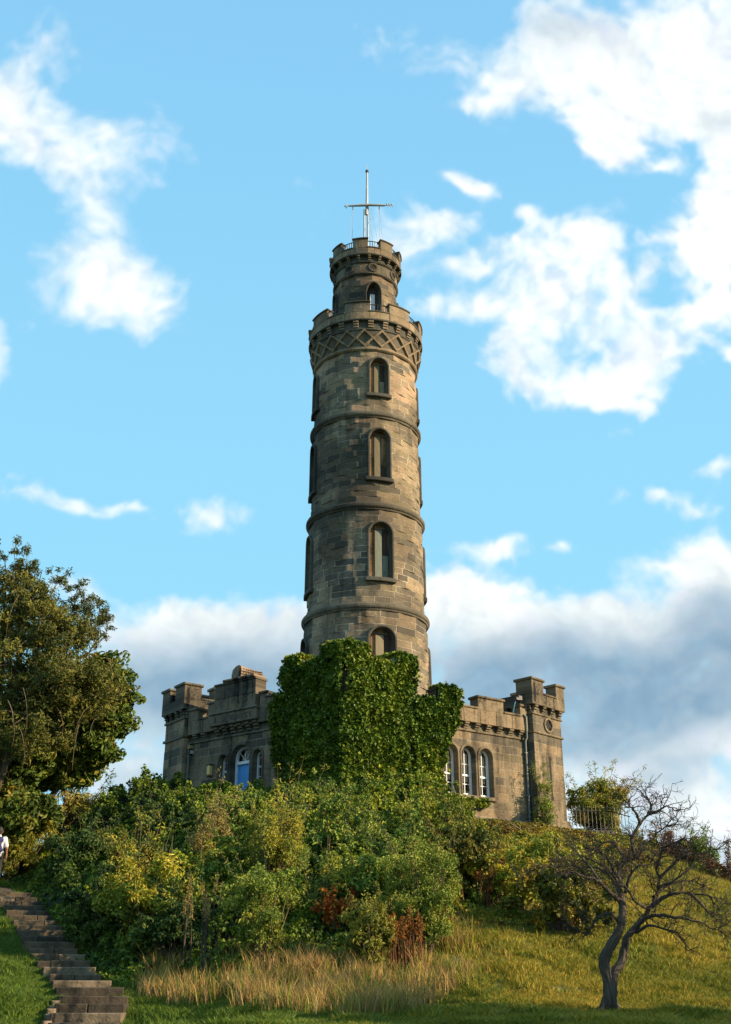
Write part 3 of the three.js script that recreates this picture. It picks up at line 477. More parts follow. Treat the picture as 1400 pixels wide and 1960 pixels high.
  // corner turrets: string, corbels, parapet, corner merlons
  const turret = (mf, ms, w, mats, plinth) => {
    const o = .17;
    part('string_course', box(mf, -.07, w + .07, 12.3, 12.4, -w - .07, .07, 1, .025), mats.trim, lodge);
    part('string_course', box(mf, -.06, w + .06, 13.12, 13.2, -w - .06, .06, 1, .02), mats.trim, lodge);
    part('corbel_wall', box(mf, .02, w - .02, 13.2, 13.56, -w + .02, -.02, 1, .005), mats.dark, lodge);
    const corb = (map, a, m) => { const g = []; for (let k = 0; k < 3; k++) g.push(box(map, a - .11, a + .11, 13.2 + k * .11, 13.295 + k * .11, -.03, .06 + k * .055, 1, .016)); part('corbel', g, m, lodge); };
    for (let i = 0; i < 4; i++) { corb(mf, .14 + i * (w - .28) / 3, mats.trim); corb(ms, -.14 - i * (w - .28) / 3, mats.dark); }
    const a = -o, b = w + o, mw = .86;
    part('parapet', [box(mf, a, b, 13.53, 14.02, -.2, o, 1, .014), box(mf, a, b, 13.53, 14.02, -w - o, -w + .2, 1, .014)], mats.front, lodge);
    part('parapet', [box(mf, a, a + .36, 13.53, 14.02, -w + .2, -.2, 1, .012), box(mf, b - .36, b, 13.53, 14.02, -w + .2, -.2, 1, .012)], mats.side, lodge);
    part('crenel_coping', box(mf, a + mw, b - .62, 14.02, 14.11, -.22, o + .04, 1, .02), mats.cope, lodge);
    for (const [x0, x1, d0, d1] of [[a, a + mw, o - .86, o], [b - .62, b, o - .55, o], ...(plinth ? [] : [[a, a + .6, -w - o, -w - o + .7]]), [b - .6, b, -w - o, -w - o + .6]]) { const m = part('merlon', box(mf, x0, x1, 14.02, 14.6, d0, d1, 1, .014), mats.front, lodge); m.add(mesh('coping', box(mf, x0 - .07, x1 + .07, 14.6, 14.71, d0 - .07, d1 + .07, 1, .03), mats.cope)); }
    if (plinth) {   // battered plinth and the rubble it stands on
      const pr = [[8.75, .02], [8.62, .1], [8.42, .13], [8.3, .16]];
      for (let i = 0; i < 3; i++) for (const [map, s0, s1] of [[mf, 0, w], [ms, -w, 0]]) { const [h1, d1] = pr[i], [h0, d0] = pr[i + 1]; const g = box(map, s0 - d0, s1 + d0, h0, h1, -.4, d0, 2, .015); part('plinth_course', g, map === mf ? mats.trim : mats.dark, lodge); }
      for (let i = 0; i < 7; i++) part('rubble_stone', box(mf, i * .33 - .1 + rand() * .04, i * .33 + .2, 7.9 + rand() * .06, 8.28 + rand() * .03, -.3, .1 + rand() * .12, 1, .04), wallStone[[0, 5, 7][i % 3]], lodge);
    }
  };
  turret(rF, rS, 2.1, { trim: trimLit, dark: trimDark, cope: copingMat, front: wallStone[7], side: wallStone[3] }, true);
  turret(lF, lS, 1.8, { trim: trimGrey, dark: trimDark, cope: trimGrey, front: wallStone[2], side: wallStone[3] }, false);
  { const g = part('quatrefoil', ringOf(rF, 1.12, 12.78, .25, .34, 1, 0, .06), trimLit, lodge); g.add(mesh('recess', foil(rF, 1.12, 12.78, 1, .012, 1.25), darkVoid)); g.add(mesh('foil_edge', foilEdge(rF, 1.12, 12.78, 1, .055, 1.25), trimLit)); }
  part('arrow_loop', [box(rF, 1.03, 1.15, 9.65, 11.3, -.02, .012, 1, .003), ...[9.62, 11.33].map((h) => { const p = []; for (let i = 0; i < 12; i++) { const a = i / 12 * 6.2832, b = (i + 1) / 12 * 6.2832; p.push(...rF(1.09, h, .014), ...rF(1.09 + Math.cos(a) * .1, h + Math.sin(a) * .1, .014), ...rF(1.09 + Math.cos(b) * .1, h + Math.sin(b) * .1, .014)); } return soup(p, new Array(72).fill(0)); })], darkVoid, lodge);

  // openings
  const glazing = (map, o, w, deep, mats) => {
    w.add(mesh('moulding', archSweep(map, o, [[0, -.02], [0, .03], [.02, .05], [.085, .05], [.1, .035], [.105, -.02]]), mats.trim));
    w.add(mesh('reveal', archSweep(map, o, [[0, -deep - .3], [0, -.01]]), mats.reveal));
    w.add(mesh('room', archPanel(map, o, -deep - .28), darkVoid));
  };
  const ring = (map, o, g0, g1, d0, d1) => archSweep(map, o, [[-g0, d0], [-g0, d1], [-g1, d1], [-g1, d0]]);
  for (const o of rightOpen) {
    const w = group('window', lodge), deep = .3, d = -deep; glazing(rightMap, o, w, deep, { trim: trimLit, reveal: trimGrey });
    w.add(mesh('frame', ring(rightMap, o, .0, .06, d - .06, d + .05), whitePaint));
    const inner = o.w - .06, L = o.c - inner, Rr = o.c + inner, meet = 10.22;
    w.add(mesh('frame', [[L, Rr, o.hb, o.hb + .11, .0, .04], [L, Rr, meet - .04, meet + .04, 0, .045]].map((q) => box(rightMap, q[0], q[1], q[2], q[3], d - .03, d + q[5], 1, .006)).reduce((a, b) => mergeGeometries([a, b])), whitePaint));
    for (const [s, h0, h1, dd] of [[o.c, o.hb + .11, meet - .04, .0], [o.c, meet + .04, o.sp + inner - .02, .02]]) w.add(mesh('glazing_bar', box(rightMap, s - .014, s + .014, h0, h1, d - .02, d + dd + .012, 1, .003), whitePaint));
    for (const h of [9.86, 10.68]) w.add(mesh('glazing_bar', box(rightMap, L, Rr, h - .014, h + .014, d - .018, d + .014, 1, .003), whitePaint));
    for (const [a, b, h0, h1] of [[L, o.c, o.hb + .1, 9.86], [o.c, Rr, o.hb + .1, 9.86], [L, o.c, 9.86, meet], [o.c, Rr, 9.86, meet], [L, o.c, meet, 10.68], [o.c, Rr, meet, 10.68]]) w.add(mesh('pane', sheet([{ s: a, b: h0, t: h1 }, { s: b, b: h0, t: h1 }], rightMap, d - .012), glass));
    w.add(mesh('pane', archPanel(rightMap, { c: o.c, w: inner, hb: 10.68, sp: o.sp }, d - .012), glass));
    const cur = []; for (const [a, b, f] of [[L, o.c - .02, 0], [o.c + .1, Rr, 1]]) for (let i = 0; i < 6; i++) { const s0 = lerp(a, b, i / 6), s1 = lerp(a, b, (i + 1) / 6); cur.push(box(rightMap, s0, s1, f ? 10.0 : 9.9, o.sp + .12, d - .2 + (i % 2) * .03, d - .17 + (i % 2) * .03, 1, .01)); }
    w.add(mesh('curtain', mergeGeometries(cur), plain(.55, .5, .42, .95)));
  }
  part('window_sill', box(rightMap, -.8, 1.98, 9.22, 9.37, -.3, .1, 2, .025), trimLit, lodge);
  part('mullion_pier', [box(rightMap, .045 - .03, .225 - .02 - .1, 9.38, 9.45, -.05, .02)], trimLit, lodge);
  for (const o of leftOpen) {
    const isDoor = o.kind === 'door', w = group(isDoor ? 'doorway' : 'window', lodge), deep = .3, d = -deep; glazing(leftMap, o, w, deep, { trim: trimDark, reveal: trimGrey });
    w.add(mesh('frame', ring(leftMap, o, 0, isDoor ? .1 : .055, d - .06, d + .05), whitePaint));
    if (isDoor) {
      const i = o.w - .1; w.add(mesh('transom', box(leftMap, o.c - i, o.c + i, 10.82, 10.95, d - .05, d + .07, 1, .01), whitePaint));
      w.add(mesh('door', box(leftMap, o.c - i, o.c + i, o.hb, 10.82, d - .08, d - .02, 1, .01), bluePaint));
      for (const [a, b, h0, h1] of [[-.36, -.04, 9.9, 10.68], [.04, .36, 9.9, 10.68], [-.36, -.04, 9.1, 9.75], [.04, .36, 9.1, 9.75]]) w.add(mesh('door_panel', box(leftMap, o.c + a, o.c + b, h0, h1, d - .03, d - .005, 1, .012), bluePaint));
      w.add(mesh('fanlight', archPanel(leftMap, { c: o.c, w: i, hb: 10.95, sp: o.sp }, d - .01), glass));
      for (const a of [45, 90, 135]) { const x = Math.cos(R(a)), y = Math.sin(R(a)), p = [V(...leftMap(o.c, 10.96, d)), V(...leftMap(o.c + x * i, 10.96 + (o.sp - 10.96 + i) * y * .97, d))]; w.add(mesh('glazing_bar', line(p[0], p[1], .014, 5), whitePaint)); }
    } else {
      const i = o.w - .055; for (const h of [9.7, 10.2, 10.62, 11.0]) w.add(mesh('glazing_bar', box(leftMap, o.c - i, o.c + i, h - (h === 10.62 ? .035 : .016), h + (h === 10.62 ? .035 : .016), d - .02, d + .02, 1, .004), whitePaint));
      for (const [h0, h1] of [[9.25, 9.7], [9.7, 10.2], [10.2, 10.62]]) w.add(mesh('pane', sheet([{ s: o.c - i, b: h0, t: h1 }, { s: o.c + i, b: h0, t: h1 }], leftMap, d - .01), glass));
      w.add(mesh('pane', archPanel(leftMap, { c: o.c, w: i, hb: 10.62, sp: o.sp }, d - .01), glass));
    }
  }
  // drainpipes
  const pipe = (map, s, h0, h1, d, top) => { const p = [V(...map(s, h0, d)), V(...map(s, h1, d))]; if (top) p.push(V(...map(s - .02, h1 + .12, d + .12)), V(...map(s - .05, 12.95, .27)), V(...map(s - .15, 13.06, .24))); const g = [tube(p, p.map(() => .05), 8)]; for (let h = h0 + .5; h < h1; h += .9) g.push(box(map, s - .08, s + .08, h, h + .06, d - .07, d + .06, 1, .01)); return g; };
  part('drainpipe', pipe(rightMap, 3.74, 8.2, 11.95, .1, true), plain(.12, .14, .13, .55), lodge);
  part('drainpipe', pipe(leftMap, -4.55, 8.2, 12.0, .1, false), plain(.10, .11, .10, .6), lodge);
}
// things fixed on or standing on the building
{
  const t = thing('stone_ship_stern', 'pale carved stone ship stern with small windows on the parapet over the blue door', 'sculpture', V(...leftMap(-1.3, 14.34, 0)));
  const M = flatMap([leftMap(-1.72, 0, .1)[0], leftMap(-1.72, 0, .1)[2]], R(38)), H = 14.36, prof = [[-.62, 0], [.06, 0], [.1, .1], [.16, .3], [.17, .5], [.1, .66], [-.06, .74], [-.3, .72], [-.55, .62], [-.64, .4]];   // [out, up]
  const pos = [], uv = [], W = 1.12, sag = (s) => 1 - .22 * s / W;
  for (let i = 0; i < prof.length; i++) { const a = prof[i], b = prof[(i + 1) % prof.length]; for (let k = 0; k < 4; k++) { const s0 = W * k / 4, s1 = W * (k + 1) / 4, A = M(s0, H + a[1] * sag(s0), a[0]), B = M(s1, H + a[1] * sag(s1), a[0]), C = M(s1, H + b[1] * sag(s1), b[0]), D = M(s0, H + b[1] * sag(s0), b[0]); for (const p of [A, B, C, A, C, D]) { pos.push(...p); uv.push(p[0], p[1]); } } }
  for (const s of [0, W]) for (let i = 1; i < prof.length - 1; i++) for (const q of s ? [prof[0], prof[i], prof[i + 1]] : [prof[0], prof[i + 1], prof[i]]) { pos.push(...M(s, H + q[1] * sag(s), q[0])); uv.push(q[0], q[1]); }
  part('hull', soup(pos, uv), wallStone[5], t);
  for (let r = 0; r < 4; r++) for (let c = 0; c < 8; c++) { const s = .12 + c * .125, h = (.1 + r * .13) * sag(s), d = lerp(.1, .17, clamp(r / 2)) - (r === 3 ? .01 : 0); part('stern_window', box(M, s - .028, s + .028, H + h, H + h + .075, d - .04, d + .012, 1, .004), towerDark, t); }
  for (let r = 0; r < 4; r++) { const h = .195 + r * .13, d = [.14, .17, .175, .12][r]; part('rail', box(M, .02, W - .02, H + h * sag(.5), H + (h + .03) * sag(.5), d - .06, d + .035, 1, .01), wallStone[5], t); }
  part('footing', box(leftMap, -2.42, -.56, 14.34, 14.45, -.35, .42, 1, .03), wallStone[5], t);
}
{
  const c = V(...leftMap(-3.2, 10.45, 0)), t = thing('wall_lantern', 'tall yellow box lantern on the shaded wall left of the blue door', 'lamp', c);
  part('shade', box(leftMap, -3.3, -3.12, 10.5, 10.9, .03, .2, 1, .015), plain(.62, .45, .16, .5), t);
  part('cap', box(leftMap, -3.32, -3.1, 10.9, 10.95, .0, .22, 1, .01), ironMat, t); part('base', box(leftMap, -3.31, -3.11, 10.44, 10.5, 0, .21, 1, .01), plain(.2, .06, .03, .6), t);
}
{
  const t = thing('floodlight', 'small black floodlight fixed beside the drainpipe of the left turret', 'floodlight', V(...lF(.35, 11.5, .1)));
  part('bracket', box(lF, .32, .38, 11.5, 11.95, .0, .1, 1, .005), ironMat, t); part('lamp_housing', box(lF, .2, .46, 11.52, 11.72, .1, .3, 1, .03), ironMat, t); part('lens', box(lF, .23, .43, 11.55, 11.69, .3, .312, 1, .004), plain(.4, .38, .32, .2), t);
  part('hood', box(lF, .18, .48, 11.78, 11.92, .05, .26, 1, .03), plain(.28, .2, .08, .5), t);
}
{
  const t = thing('security_camera', 'dark camera bracket with a hanging cable on the parapet beside the right turret', 'camera', V(...rightMap(3.35, 13.5, .1)));
  part('bracket', [line(V(...rightMap(3.55, 13.5, .15)), V(...rightMap(3.3, 13.78, .25)), .04, 6), line(V(...rightMap(3.3, 13.78, .25)), V(...rightMap(3.1, 13.74, .35)), .035, 6)], ironMat, t);
  part('camera_body', [box(rightMap, 2.98, 3.22, 13.56, 13.72, .28, .5, 1, .03), box(rightMap, 3.25, 3.5, 13.62, 13.86, .1, .35, 1, .03)], ironMat, t);
  part('cable', tube([V(...rightMap(3.05, 13.6, .4)), V(...rightMap(2.98, 13.35, .36)), V(...rightMap(2.96, 13.05, .28))], [.02, .02, .02], 5), plain(.08, .3, .45, .5), t);
}

// ---------------------------------------------------------------- plants
const project = (x, y, z) => { y -= EYE; const f = -z * cP + y * sP, u = y * cP + z * sP; return [700 + F * x / f, 980 - F * u / f]; };
const leafMat = (rough, tr = .3) => new THREE.MeshPhysicalMaterial({ color: 0xffffff, roughness: rough, transmission: tr, thickness: 0, specularIntensity: .45 });
const LEAF = leafMat(.62, .36), IVY = leafMat(.48, .2), GRASS = leafMat(.8, .3), DRY = leafMat(.9, .3);
const barkFn = tileable((u, v) => .35 + 1.5 * (fbm(u * 16, v * 6, 3, 4) - .25));
const barkMap = paint(256, 256, (u, v) => { const q = barkFn(u, v); return [q, q * .97, q * .93]; });
const bark = (r, g, b) => new THREE.MeshStandardMaterial({ color: new THREE.Color().setRGB(r, g, b), map: barkMap, roughness: .95, bumpMap: barkMap, bumpScale: .02 });
const barkDark = bark(.10, .078, .06), barkPale = bark(.26, .19, .12), barkMid = bark(.14, .10, .065), barkRed = bark(.22, .075, .03);
// a sprig of n folded leaves round +z
function sprig(seed, n, L, W, spread, flat = .35) {
  const r = rng(seed), pos = [], nor = [], uv = [], q = new THREE.Quaternion(), e = new THREE.Euler(), a = V(), b = V(), c = V(), d = V(), n1 = V();
  for (let i = 0; i < n; i++) {
    e.set((r() - .5) * 1.4, flat + r() * 1.1, i / n * 6.283 + r() * .9, 'ZYX'); q.setFromEuler(e);
    const l = L * (.7 + .6 * r()), w = W * (.75 + .5 * r()), o = V((r() - .5) * spread, (r() - .5) * spread, (r() - .5) * spread * .6), f = w * .28;
    a.set(0, 0, 0); b.set(l * .45, w / 2, f); c.set(l, 0, -f * .6); d.set(l * .42, -w / 2, f);
    for (const p of [a, b, c, d]) p.applyQuaternion(q).add(o);
    for (const t of [[a, d, c], [a, c, b]]) { n1.crossVectors(t[1].clone().sub(t[0]), t[2].clone().sub(t[0])).normalize(); for (const p of t) { pos.push(p.x, p.y, p.z); nor.push(n1.x, n1.y, n1.z); uv.push(0, 0); } }
  }
  const g = new THREE.BufferGeometry(); g.setAttribute('position', new THREE.Float32BufferAttribute(pos, 3)); g.setAttribute('normal', new THREE.Float32BufferAttribute(nor, 3)); g.setAttribute('uv', new THREE.Float32BufferAttribute(uv, 2)); return g;
}
function tuft(seed, n, h, w, spread, lean) {   // grass blades, up is +y
  const r = rng(seed), pos = [], uv = [];
  for (let i = 0; i < n; i++) {
    const a = r() * 6.283, x = (r() - .5) * spread, z = (r() - .5) * spread, H = h * (.55 + .6 * r()), ln = lean * H * (.3 + r()), dx = Math.cos(a), dz = Math.sin(a), b = r() * 6.283, wx = Math.cos(b) * w / 2, wz = Math.sin(b) * w / 2;
    const P = (t, s) => [x + dx * ln * t * t + wx * s * (1 - t * .8), H * t * (1 - .18 * lean * t), z + dz * ln * t * t + wz * s * (1 - t * .8)];
    for (const p of [P(0, -1), P(0, 1), P(.55, 1), P(0, -1), P(.55, 1), P(.55, -1), P(.55, -1), P(.55, 1), P(1, 0)]) { pos.push(...p); uv.push(0, 0); }
  }
  return soup(pos, uv);
}
const sprigs = { broad: sprig(3, 9, .105, .075, .16), fine: sprig(5, 8, .085, .035, .16, .2), ivy: sprig(9, 9, .12, .10, .18, .15), large: sprig(12, 7, .24, .16, .3), twiggy: sprig(15, 8, .15, .06, .24, .1), spray: sprig(18, 8, .17, .055, .26, .0) };
const _m = new THREE.Matrix4(), _q = new THREE.Quaternion(), _s = V(), _z = V(0, 0, 1), _c = new THREE.Color(), _q2 = new THREE.Quaternion();
function scatter(name, geo, mat, list, parent) {   // list: [position, direction, size, [r, g, b], roll]
  const m = new THREE.InstancedMesh(geo, mat, list.length); m.name = name; m.castShadow = m.receiveShadow = true; if (parent) m.userData.kind = 'stuff';
  list.forEach(([p, n, s, c, roll], i) => { _q.setFromUnitVectors(_z, n); if (roll !== undefined) _q.multiply(_q2.setFromAxisAngle(_z, roll)); m.setMatrixAt(i, _m.compose(p, _q, _s.setScalar(s))); m.setColorAt(i, _c.setRGB(Math.min(.6, c[0] * 1.38), Math.min(.6, c[1] * 1.36), c[2])); });
  if (parent) { parent.add(m); if (parent.parent === scene) m.position.copy(parent.position).negate(); } else scene.add(m);
  return m;
}
function scatterUp(name, geo, mat, list) {   // upright copies: [position, turn, size, colour, height factor]
  const m = new THREE.InstancedMesh(geo, mat, list.length); m.name = name; m.castShadow = m.receiveShadow = true;
  list.forEach(([p, a, s, c, k], i) => { _q.setFromAxisAngle(V(0, 1, 0), a); m.setMatrixAt(i, _m.compose(p, _q, _s.set(s, s * k, s))); m.setColorAt(i, _c.setRGB(c[0], c[1], c[2])); });
  scene.add(m); return m;
}
const mixC = (a, b, t) => [lerp(a[0], b[0], t), lerp(a[1], b[1], t), lerp(a[2], b[2], t)];
const unit = (r) => { const y = r() * 2 - 1, a = r() * 6.283, k = Math.sqrt(1 - y * y); return V(k * Math.cos(a), y, k * Math.sin(a)); };
function pickColor(pal, r, t) { const i = clamp(t * (pal.length - 1), 0, pal.length - 1.001), k = Math.floor(i), c = mixC(pal[k], pal[k + 1], i - k), f = .75 + .5 * r(); return [c[0] * f, c[1] * f, c[2] * f]; }

// the bank: ivy and brambles over the slope below the building
const EDGE = [[-60, 1690], [40, 1700], [92, 1745], [130, 1800], [172, 1862], [200, 1890], [250, 1898], [300, 1868], [400, 1858], [560, 1852], [700, 1846], [780, 1830], [850, 1800], [930, 1765], [1000, 1772], [1090, 1772], [1150, 1752], [1190, 1712], [1250, 1672], [1330, 1650], [1500, 1640]];
const edgeAt = (px) => { for (let i = 1; i < EDGE.length; i++) if (px < EDGE[i][0]) return lerp(EDGE[i - 1][1], EDGE[i][1], clamp((px - EDGE[i - 1][0]) / (EDGE[i][0] - EDGE[i - 1][0]))); return 1640; };
const inBuilding = (x, z) => { const dx = x, dz = z + 52, f = (a, A) => Math.sin(a) * dx + Math.cos(a) * dz < A; return f(LA, 6.75) && f(RA, 6.73); };
const insideTurret = (x, z, P, a, w) => { const u = (x - P[0]) * Math.cos(a) - (z - P[1]) * Math.sin(a), v = (x - P[0]) * Math.sin(a) + (z - P[1]) * Math.cos(a); return u > -.2 && u < w + .2 && v < .2 && v > -w; };
function canopy(x, z) {   // height of the growth over the ground, 0 outside the bank
  const r = Math.hypot(x, z + 52); if (r > 30 || z < -52 || z > -24 || inBuilding(x, z)) return 0;
  if (insideTurret(x, z, RP, R(46), 2.1) || insideTurret(x, z, LP, R(36), 1.8)) return 0;
  const g = groundY(x, z), [px, py] = project(x, g, z), e = edgeAt(px) - py + (fbm(x * .8, z * .8, 2, 3) - .5) * 26; if (e < 0 || px < -90 || px > 1420) return 0;
  const [pd] = nearPath(x, z); if (x < -3 && pd < PATH_W / 2 + .02 + .14 * sstep(-27.5, -26, z)) return 0; const verge = x < -3 ? lerp(.25, 1, sstep(PATH_W / 2, PATH_W / 2 + .9, pd)) : 1;
  const right = sstep(835, 930, px + (fbm(x, z, 5, 2) - .5) * 60), left = sstep(-5.5, -8.5, x);
  let top = lerp(1.25, .3, right);
  const dl = Math.sin(LA) * x + Math.cos(LA) * (z + 52) - 6.65; if (x < 1) top += (1 - right) * .22 * sstep(4.5, 2, dl) ;
  top += left * .75 * sstep(15, 12.5, r) * sstep(9.4, 10.2, r);
  if (px > 900) top *= 1 - .85 * sstep(11.5, 9.6, r);
  const lump = fbm(x * .8, z * .8, 11, 2), fine = fbm(x * 2.2, z * 2.2, 17, 2);
  return Math.max(.12, top * (.28 + 1.05 * lump + .85 * (fine - .5)) * lerp(.25, 1, sstep(0, 55, e)) * verge);
}
{
  const rand = rng(77), list = [], pos = [], idx = [], id = new Map();
  const X0 = -17, X1 = 17, Z0 = -50.5, Z1 = -25, st = .3, nx = Math.round((X1 - X0) / st), nz = Math.round((Z1 - Z0) / st), H = [];
  for (let j = 0; j <= nz; j++) for (let i = 0; i <= nx; i++) H.push(canopy(X0 + i * st, Z0 + j * st));
  const hAt = (i, j) => H[j * (nx + 1) + i], vert = (i, j) => { const k = j * (nx + 1) + i; if (!id.has(k)) { id.set(k, pos.length / 3); const x = X0 + i * st, z = Z0 + j * st, h = H[k]; pos.push(x, groundY(x, z) + (h > 0 ? Math.max(.02, h - .36) : -.15), z); } return id.get(k); };
  for (let j = 0; j < nz; j++) for (let i = 0; i < nx; i++) if (hAt(i, j) + hAt(i + 1, j) + hAt(i, j + 1) + hAt(i + 1, j + 1) > .3) { const a = vert(i, j), b = vert(i + 1, j), c = vert(i, j + 1), d = vert(i + 1, j + 1); idx.push(a, c, b, b, c, d); }
  const g = new THREE.BufferGeometry(); g.setAttribute('position', new THREE.Float32BufferAttribute(pos, 3)); g.setAttribute('uv', new THREE.Float32BufferAttribute(new Float32Array(pos.length / 3 * 2), 2)); g.setIndex(idx); g.computeVertexNormals();
  const floor = mesh('thicket_floor', g, plain(.014, .016, .008, 1)); 
  const dark = [[.045, .08, .012], [.10, .15, .016], [.17, .22, .02], [.27, .28, .026]], gold = [[.08, .115, .018], [.17, .18, .02], [.27, .22, .025], [.33, .19, .025]], brown = [[.09, .105, .022], [.17, .155, .028], [.22, .155, .03], [.11, .06, .02]];
  for (let t = 0; t < 150000 && list.length < 50000; t++) {
    const x = lerp(X0, X1, rand()), z = lerp(Z0, Z1, rand()), h = canopy(x, z); if (h <= 0) continue;
    const e = .12, nrmv = V(-(canopy(x + e, z) + groundY(x + e, z) - h - groundY(x, z)) / e, 1.0, -(canopy(x, z + e) + groundY(x, z + e) - h - groundY(x, z)) / e).multiplyScalar(1); nrmv.x = clamp(nrmv.x, -2.5, 2.5); nrmv.z = clamp(nrmv.z, -2.5, 2.5); nrmv.normalize()  .addScaledVector(unit(rand), .8).normalize();
    const px = project(x, groundY(x, z), z)[0], right = sstep(800, 960, px), m = fbm(x * .6, z * .6, 33, 3), y = groundY(x, z) + h * (1 - .42 * rand() * rand()) - .04;
    const c = pickColor(rand() < right * 1.1 ? (fbm(x * .9, z * .9, 41, 2) > .52 ? brown : gold) : dark, rand, clamp((m - .3) * 1.7 + .1 + (rand() - .5) * .75));
    list.push([V(x, y, z), nrmv, (.75 + .6 * rand()) * lerp(1, .85, right), c, rand() * 6.28]);
  }
  const o = scatter('ivy_thicket', sprigs.broad, LEAF, list); tag(o, 'dense dark ivy and bramble growth covering the bank below the building', 'undergrowth', null, 'stuff');
  floor.userData.kind = 'structure'; floor.name = 'bank_soil'; scene.add(floor);
}

// ivy grown over the front corner of the building
{
  const rand = rng(101), t = thing('climbing_ivy', 'thick glossy green ivy covering the front corner of the castellated building', 'ivy', V(-.8, 7.5, -42.6)), list = [];
  const pal = [[.03, .065, .010], [.06, .105, .013], [.105, .155, .017], [.18, .21, .022]], yel = [[.10, .145, .016], [.18, .21, .02], [.28, .25, .028]];
  const stemsG = [];
  const cover = (map, s0, s1, h0, h1, d, dens, edge, topLeaves = false) => {
    const n = Math.round((s1 - s0) * (h1 - h0) * dens);
    for (let i = 0; i < n; i++) {
      const s = lerp(s0, s1, rand()), h = lerp(h0, h1, rand()); if (edge && !edge(s, h)) continue;
      const bump = fbm(s * 1.5, h * 1.3, d * 7 + 3, 3), big = fbm(s * .5 + 9, h * .5, d, 2), out = d - .06 + .78 * bump * (.4 + .9 * big) - .12 * rand();
      const e = .1, gx = (fbm((s + e) * 1.5, h * 1.3, d * 7 + 3, 3) - bump) / e * .7, gh = (fbm(s * 1.5, (h + e) * 1.3, d * 7 + 3, 3) - bump) / e * .7;
      const P = V(...map(s, h, out)), Q = V(...map(s - gx, h - gh + .12, out + 1)).sub(P).normalize().addScaledVector(unit(rand), .62).normalize();
      const low = sstep(11.2, 9, h);
      list.push([P, Q, .7 + .5 * rand(), pickColor(rand() < low * .75 ? yel : pal, rand, clamp(big * .8 + (rand() - .5) * .7)), rand() * 6.28]);
    }
  };
  const D = 190;
  cover(cR, -.15, 3.75, 7.6, 14.2, .02, D); cover(cL, -3.55, .15, 7.6, 14.2, .02, D);
  cover(cR, -.15, 1.05, 14.1, 14.62, .1, D * 1.2); cover(cL, -1.1, .15, 14.1, 14.62, .1, D * 1.2);
  cover(cR, 2.6, 3.75, 14.1, 14.66, .1, D * 1.2); cover(cL, -3.55, -2.5, 14.1, 14.62, .1, D * 1.1);
  for (const [map, a, b, h] of [[cR, -.1, 1.05, 14.55], [cR, 2.6, 3.75, 14.58], [cR, 1, 2.7, 14.1], [cL, -1.1, .1, 14.55], [cL, -3.5, -2.5, 14.5], [cL, -2.8, -1, 14.08]]) for (let i = 0; i < 260; i++) { const s = lerp(a, b, rand()), d = .25 - 1.2 * rand(); list.push([V(...map(s, h + .16 * rand() + .1 * fbm(s * 2, d, 3, 2), d)), V(0, 1, 0).addScaledVector(unit(rand), .7).normalize(), .7 + .5 * rand(), pickColor(yel, rand, rand()), rand() * 6.28]); }
  // side of the block towards the left wing's parapet, and the two wings next to it
  cover(rightMap, -2.3, .3, 9, 12.9, .16, D, (s, h) => s < lerp(-.9, -.2, sstep(10.9, 12.2, h)) + .16 * (fbm(h * 2.2, 3, 1, 3) - .5) * 2);
  cover(rightMap, -2.3, -.1, 12.1, 13.0, .3, D); cover(rightMap, -1.2, -.1, 12.9, 13.62, .3, D * 1.2);
  for (let i = 0; i < 200; i++) list.push([V(...rightMap(lerp(-1.2, .18, rand()), 13.58 + .1 * rand(), .3 - .5 * rand())), V(0, 1, 0).addScaledVector(unit(rand), .7).normalize(), .7 + .4 * rand(), pickColor(yel, rand, rand()), rand() * 6.28]);
  cover(rightMap, -2.3, 1.5, 7.8, 9.25, .14, D * .9, (s, h) => s < lerp(.35, -.2, sstep(8.9, 9.25, h)) + (fbm(s * 2, h * 2, 5, 3) - .5) || (h > 8.75 && h < 9.2 && fbm(s * 2.2, h * 3, 8, 2) > .46 && s < 1.45));
  cover(leftMap, .2, 2.2, 7.6, 12.5, .14, D, (s, h) => s > lerp(.75, .5, sstep(9, 12, h)) + .2 * (fbm(h * 2, 7, 1, 3) - .5)); cover(leftMap, .15, 2.2, 12.2, 13.3, .32, D, (s, h) => s > .5 + .3 * (h > 13 ? 1 : 0));
  scatter('foliage', sprigs.ivy, IVY, list, t);
  for (let i = 0; i < 14; i++) { const map = i % 2 ? cR : cL, sg = i % 2 ? 1 : -1, pts = []; let s = sg * (.3 + rand() * 3); for (let k = 0; k < 7; k++) { pts.push(V(...map(s, 7.4 + k * .9, .04 + .05 * rand()))); s += (rand() - .5) * .5; } stemsG.push(tube(pts, pts.map((_, k) => .04 - k * .005), 5)); }
  part('stems', stemsG, barkMid, t);
}

